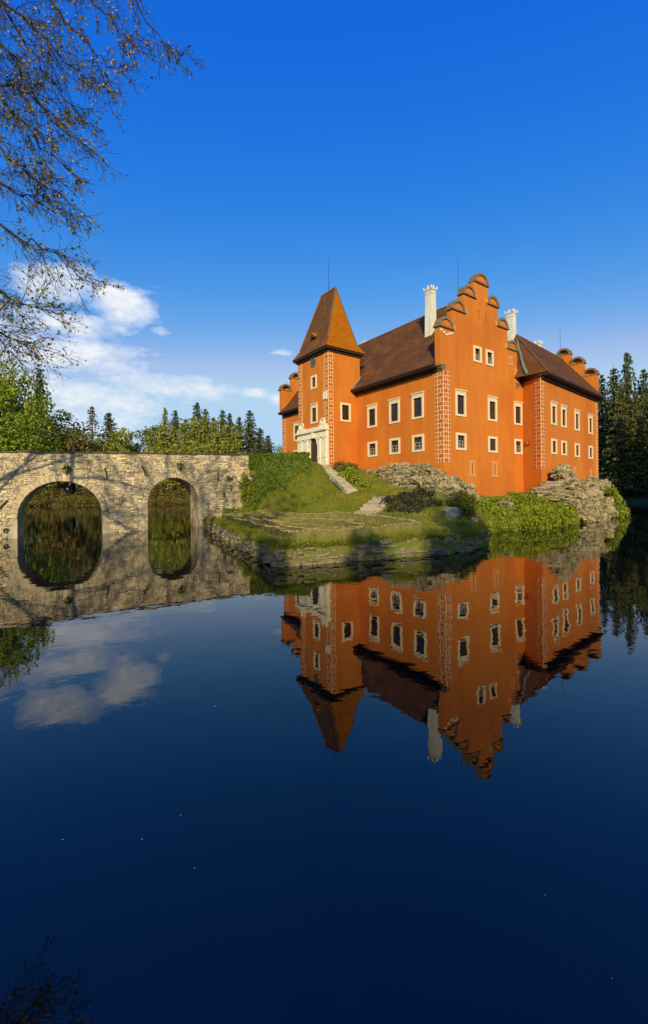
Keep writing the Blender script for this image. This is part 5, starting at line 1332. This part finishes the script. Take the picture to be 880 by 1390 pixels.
# near bank bush at the lower left corner
def near_bush():
    t = thing('twiggy_bush', 'dark leafless bush at the lower left corner by the near bank', 'bush', (-2.75, 2.55, -.05))
    r = random.Random(9); m = MB()
    for k in range(60):
        p = Vector((r.uniform(-.35, .3), r.uniform(-.25, .25), -.1)); d = Vector((r.gauss(.12, .25), r.gauss(0, .2), 1)).normalized(); pts = [p.copy()]
        for j in range(5):
            d = (d + Vector((r.gauss(0, .18), r.gauss(0, .18), r.gauss(0, .1)))).normalized(); p = p + d * r.uniform(.06, .13); pts.append(p.copy())
            if r.random() < .7:
                e = (d + Vector((r.gauss(0, .7), r.gauss(0, .7), r.gauss(0, .4)))).normalized(); m.tube([p, p + e * .09, p + e * .17 + Vector((0, 0, .02))], [.004, .003, .002], 3, caps=False)
        m.tube(pts, [.007, .006, .005, .004, .003, .002], 4, caps=False)
    m.build('twigs', M['twig'], t, raw=True)
near_bush()

# grass: blades on the slope, the terrace and round the rocks
def grass():
    rng = np.random.default_rng(2)
    xs = np.concatenate([rng.uniform(-12, 20, 150000), rng.uniform(-7, 6, 90000)]); ys = np.concatenate([rng.uniform(16, 42, 150000), rng.uniform(29, 40, 90000)]); P = np.stack([xs, ys], 1)
    SA = np.array(SHORE[1:9]); sg = rng.integers(0, 7, 22000); tt = rng.random((22000, 1)); FR = SA[sg] * (1 - tt) + SA[sg + 1] * tt; FR[:, 1] += rng.uniform(.0, .5, 22000); FR[:, 0] += rng.uniform(-.15, .3, 22000)
    P = np.concatenate([P, FR])
    P = P[poly_dist(P, SHORE) < -.02]
    # keep off the castle
    v = np.array([.8141, .5807]); u = np.array([-.5807, .8141]); q = P - np.array([9.7086, 34.056]); a, b = q @ v, q @ u
    P = P[~((a > -.1) & (b > -.1))]
    for (x0, y0, x1, y1, hw) in ((-.05, 40.9, 2.2, 33.6, .5), (4.7, 31.6, 2.8, 28.9, .9)):
        e = np.array([x1 - x0, y1 - y0]); L_ = np.linalg.norm(e); e /= L_; dd = P - np.array([x0, y0]); al = dd @ e; ac = np.abs(dd @ np.array([e[1], -e[0]]))
        P = P[~((al > -.2) & (al < L_ + .4) & (ac < hw))]
    z = isl_z(P); n = len(P)
    cl = np.sin(P[:, 0] * 1.9 + np.sin(P[:, 1] * 1.1)) * np.sin(P[:, 1] * 2.3 + 1.7 * np.sin(P[:, 0] * .8))
    h = rng.uniform(.06, .17, n) * (1.1 + .75 * cl); lean = rng.normal(size=(n, 2)) * .06
    gar = poly_dist(P, [G_F, G_R, (1.2, 29.2), (-2.7, 32.6), G_L]) < 0
    h = np.where(gar, h * .55, h)
    d = -poly_dist(P, SHORE); edge = (d < .5) & (P[:, 1] < 38)
    h = np.where(edge, h * 1.9, h); lean = np.where(edge[:, None], lean * 2.2 + np.stack([-.02 * np.ones(n), -.07 * np.ones(n)], 1), lean)
    ang = rng.random(n) * 6.28; w_ = rng.uniform(.012, .03, n)
    A = np.column_stack([P[:, 0] - np.cos(ang) * w_, P[:, 1] - np.sin(ang) * w_, z - .03]); B = np.column_stack([P[:, 0] + np.cos(ang) * w_, P[:, 1] + np.sin(ang) * w_, z - .03])
    Cc = np.column_stack([P[:, 0] + lean[:, 0], P[:, 1] + lean[:, 1], z + h])
    link('grass', np_mesh('grass', np.stack([A, B, Cc], 1).reshape(-1, 3), 3), M['blade'], kind='stuff', label='grass covering the island slope and terrace')
grass()
def weeds():
    rng = np.random.default_rng(17); Q = []
    n = 0
    while n < 210:
        x, y = (rng.uniform(-9, 9), rng.uniform(17, 38)) if n < 130 else (0, 0)
        if n >= 130:
            k = rng.integers(0, 7); t = rng.random(); a, b = SHORE[1 + k], SHORE[2 + k]; x, y = a[0] + (b[0] - a[0]) * t + rng.uniform(-.1, .15), a[1] + (b[1] - a[1]) * t + rng.uniform(0, .3)
        if poly_dist([(x, y)], SHORE)[0] > 0: n += n >= 130; continue
        if poly_dist([(x, y)], [G_F, G_R, (1.2, 29.2), (-2.7, 32.6), G_L])[0] < 0.2: n += rng.random() < .1; continue
        r_ = rng.uniform(.1, .28); Q.append(blob_leaves(rng, (x, y, iz(x, y) + r_ * .3), (r_, r_, r_ * .8), 26, .12, shell=.2)); n += 1
    link('weeds', np_mesh('weeds', np.concatenate(Q), 4), M['bush_olive'], kind='stuff', label='weeds scattered over the grass and along the terrace edge')
weeds()
# petals drifting on the water
def petals():
    rng = np.random.default_rng(6); m = MB()
    for k in range(22):
        y = rng.uniform(2.5, 12); x = rng.uniform(-.7, .7) * y; s_ = y * rng.uniform(.0006, .0013)
        m.poly([(x + s_ * math.cos(a) * (1.6 if k % 2 else 1), y + s_ * math.sin(a), .004) for a in [PI * j / 3 for j in range(6)]])
    m.build('petals', M['petal'], kind='stuff', label='tiny pale petals floating on the near water')
petals()
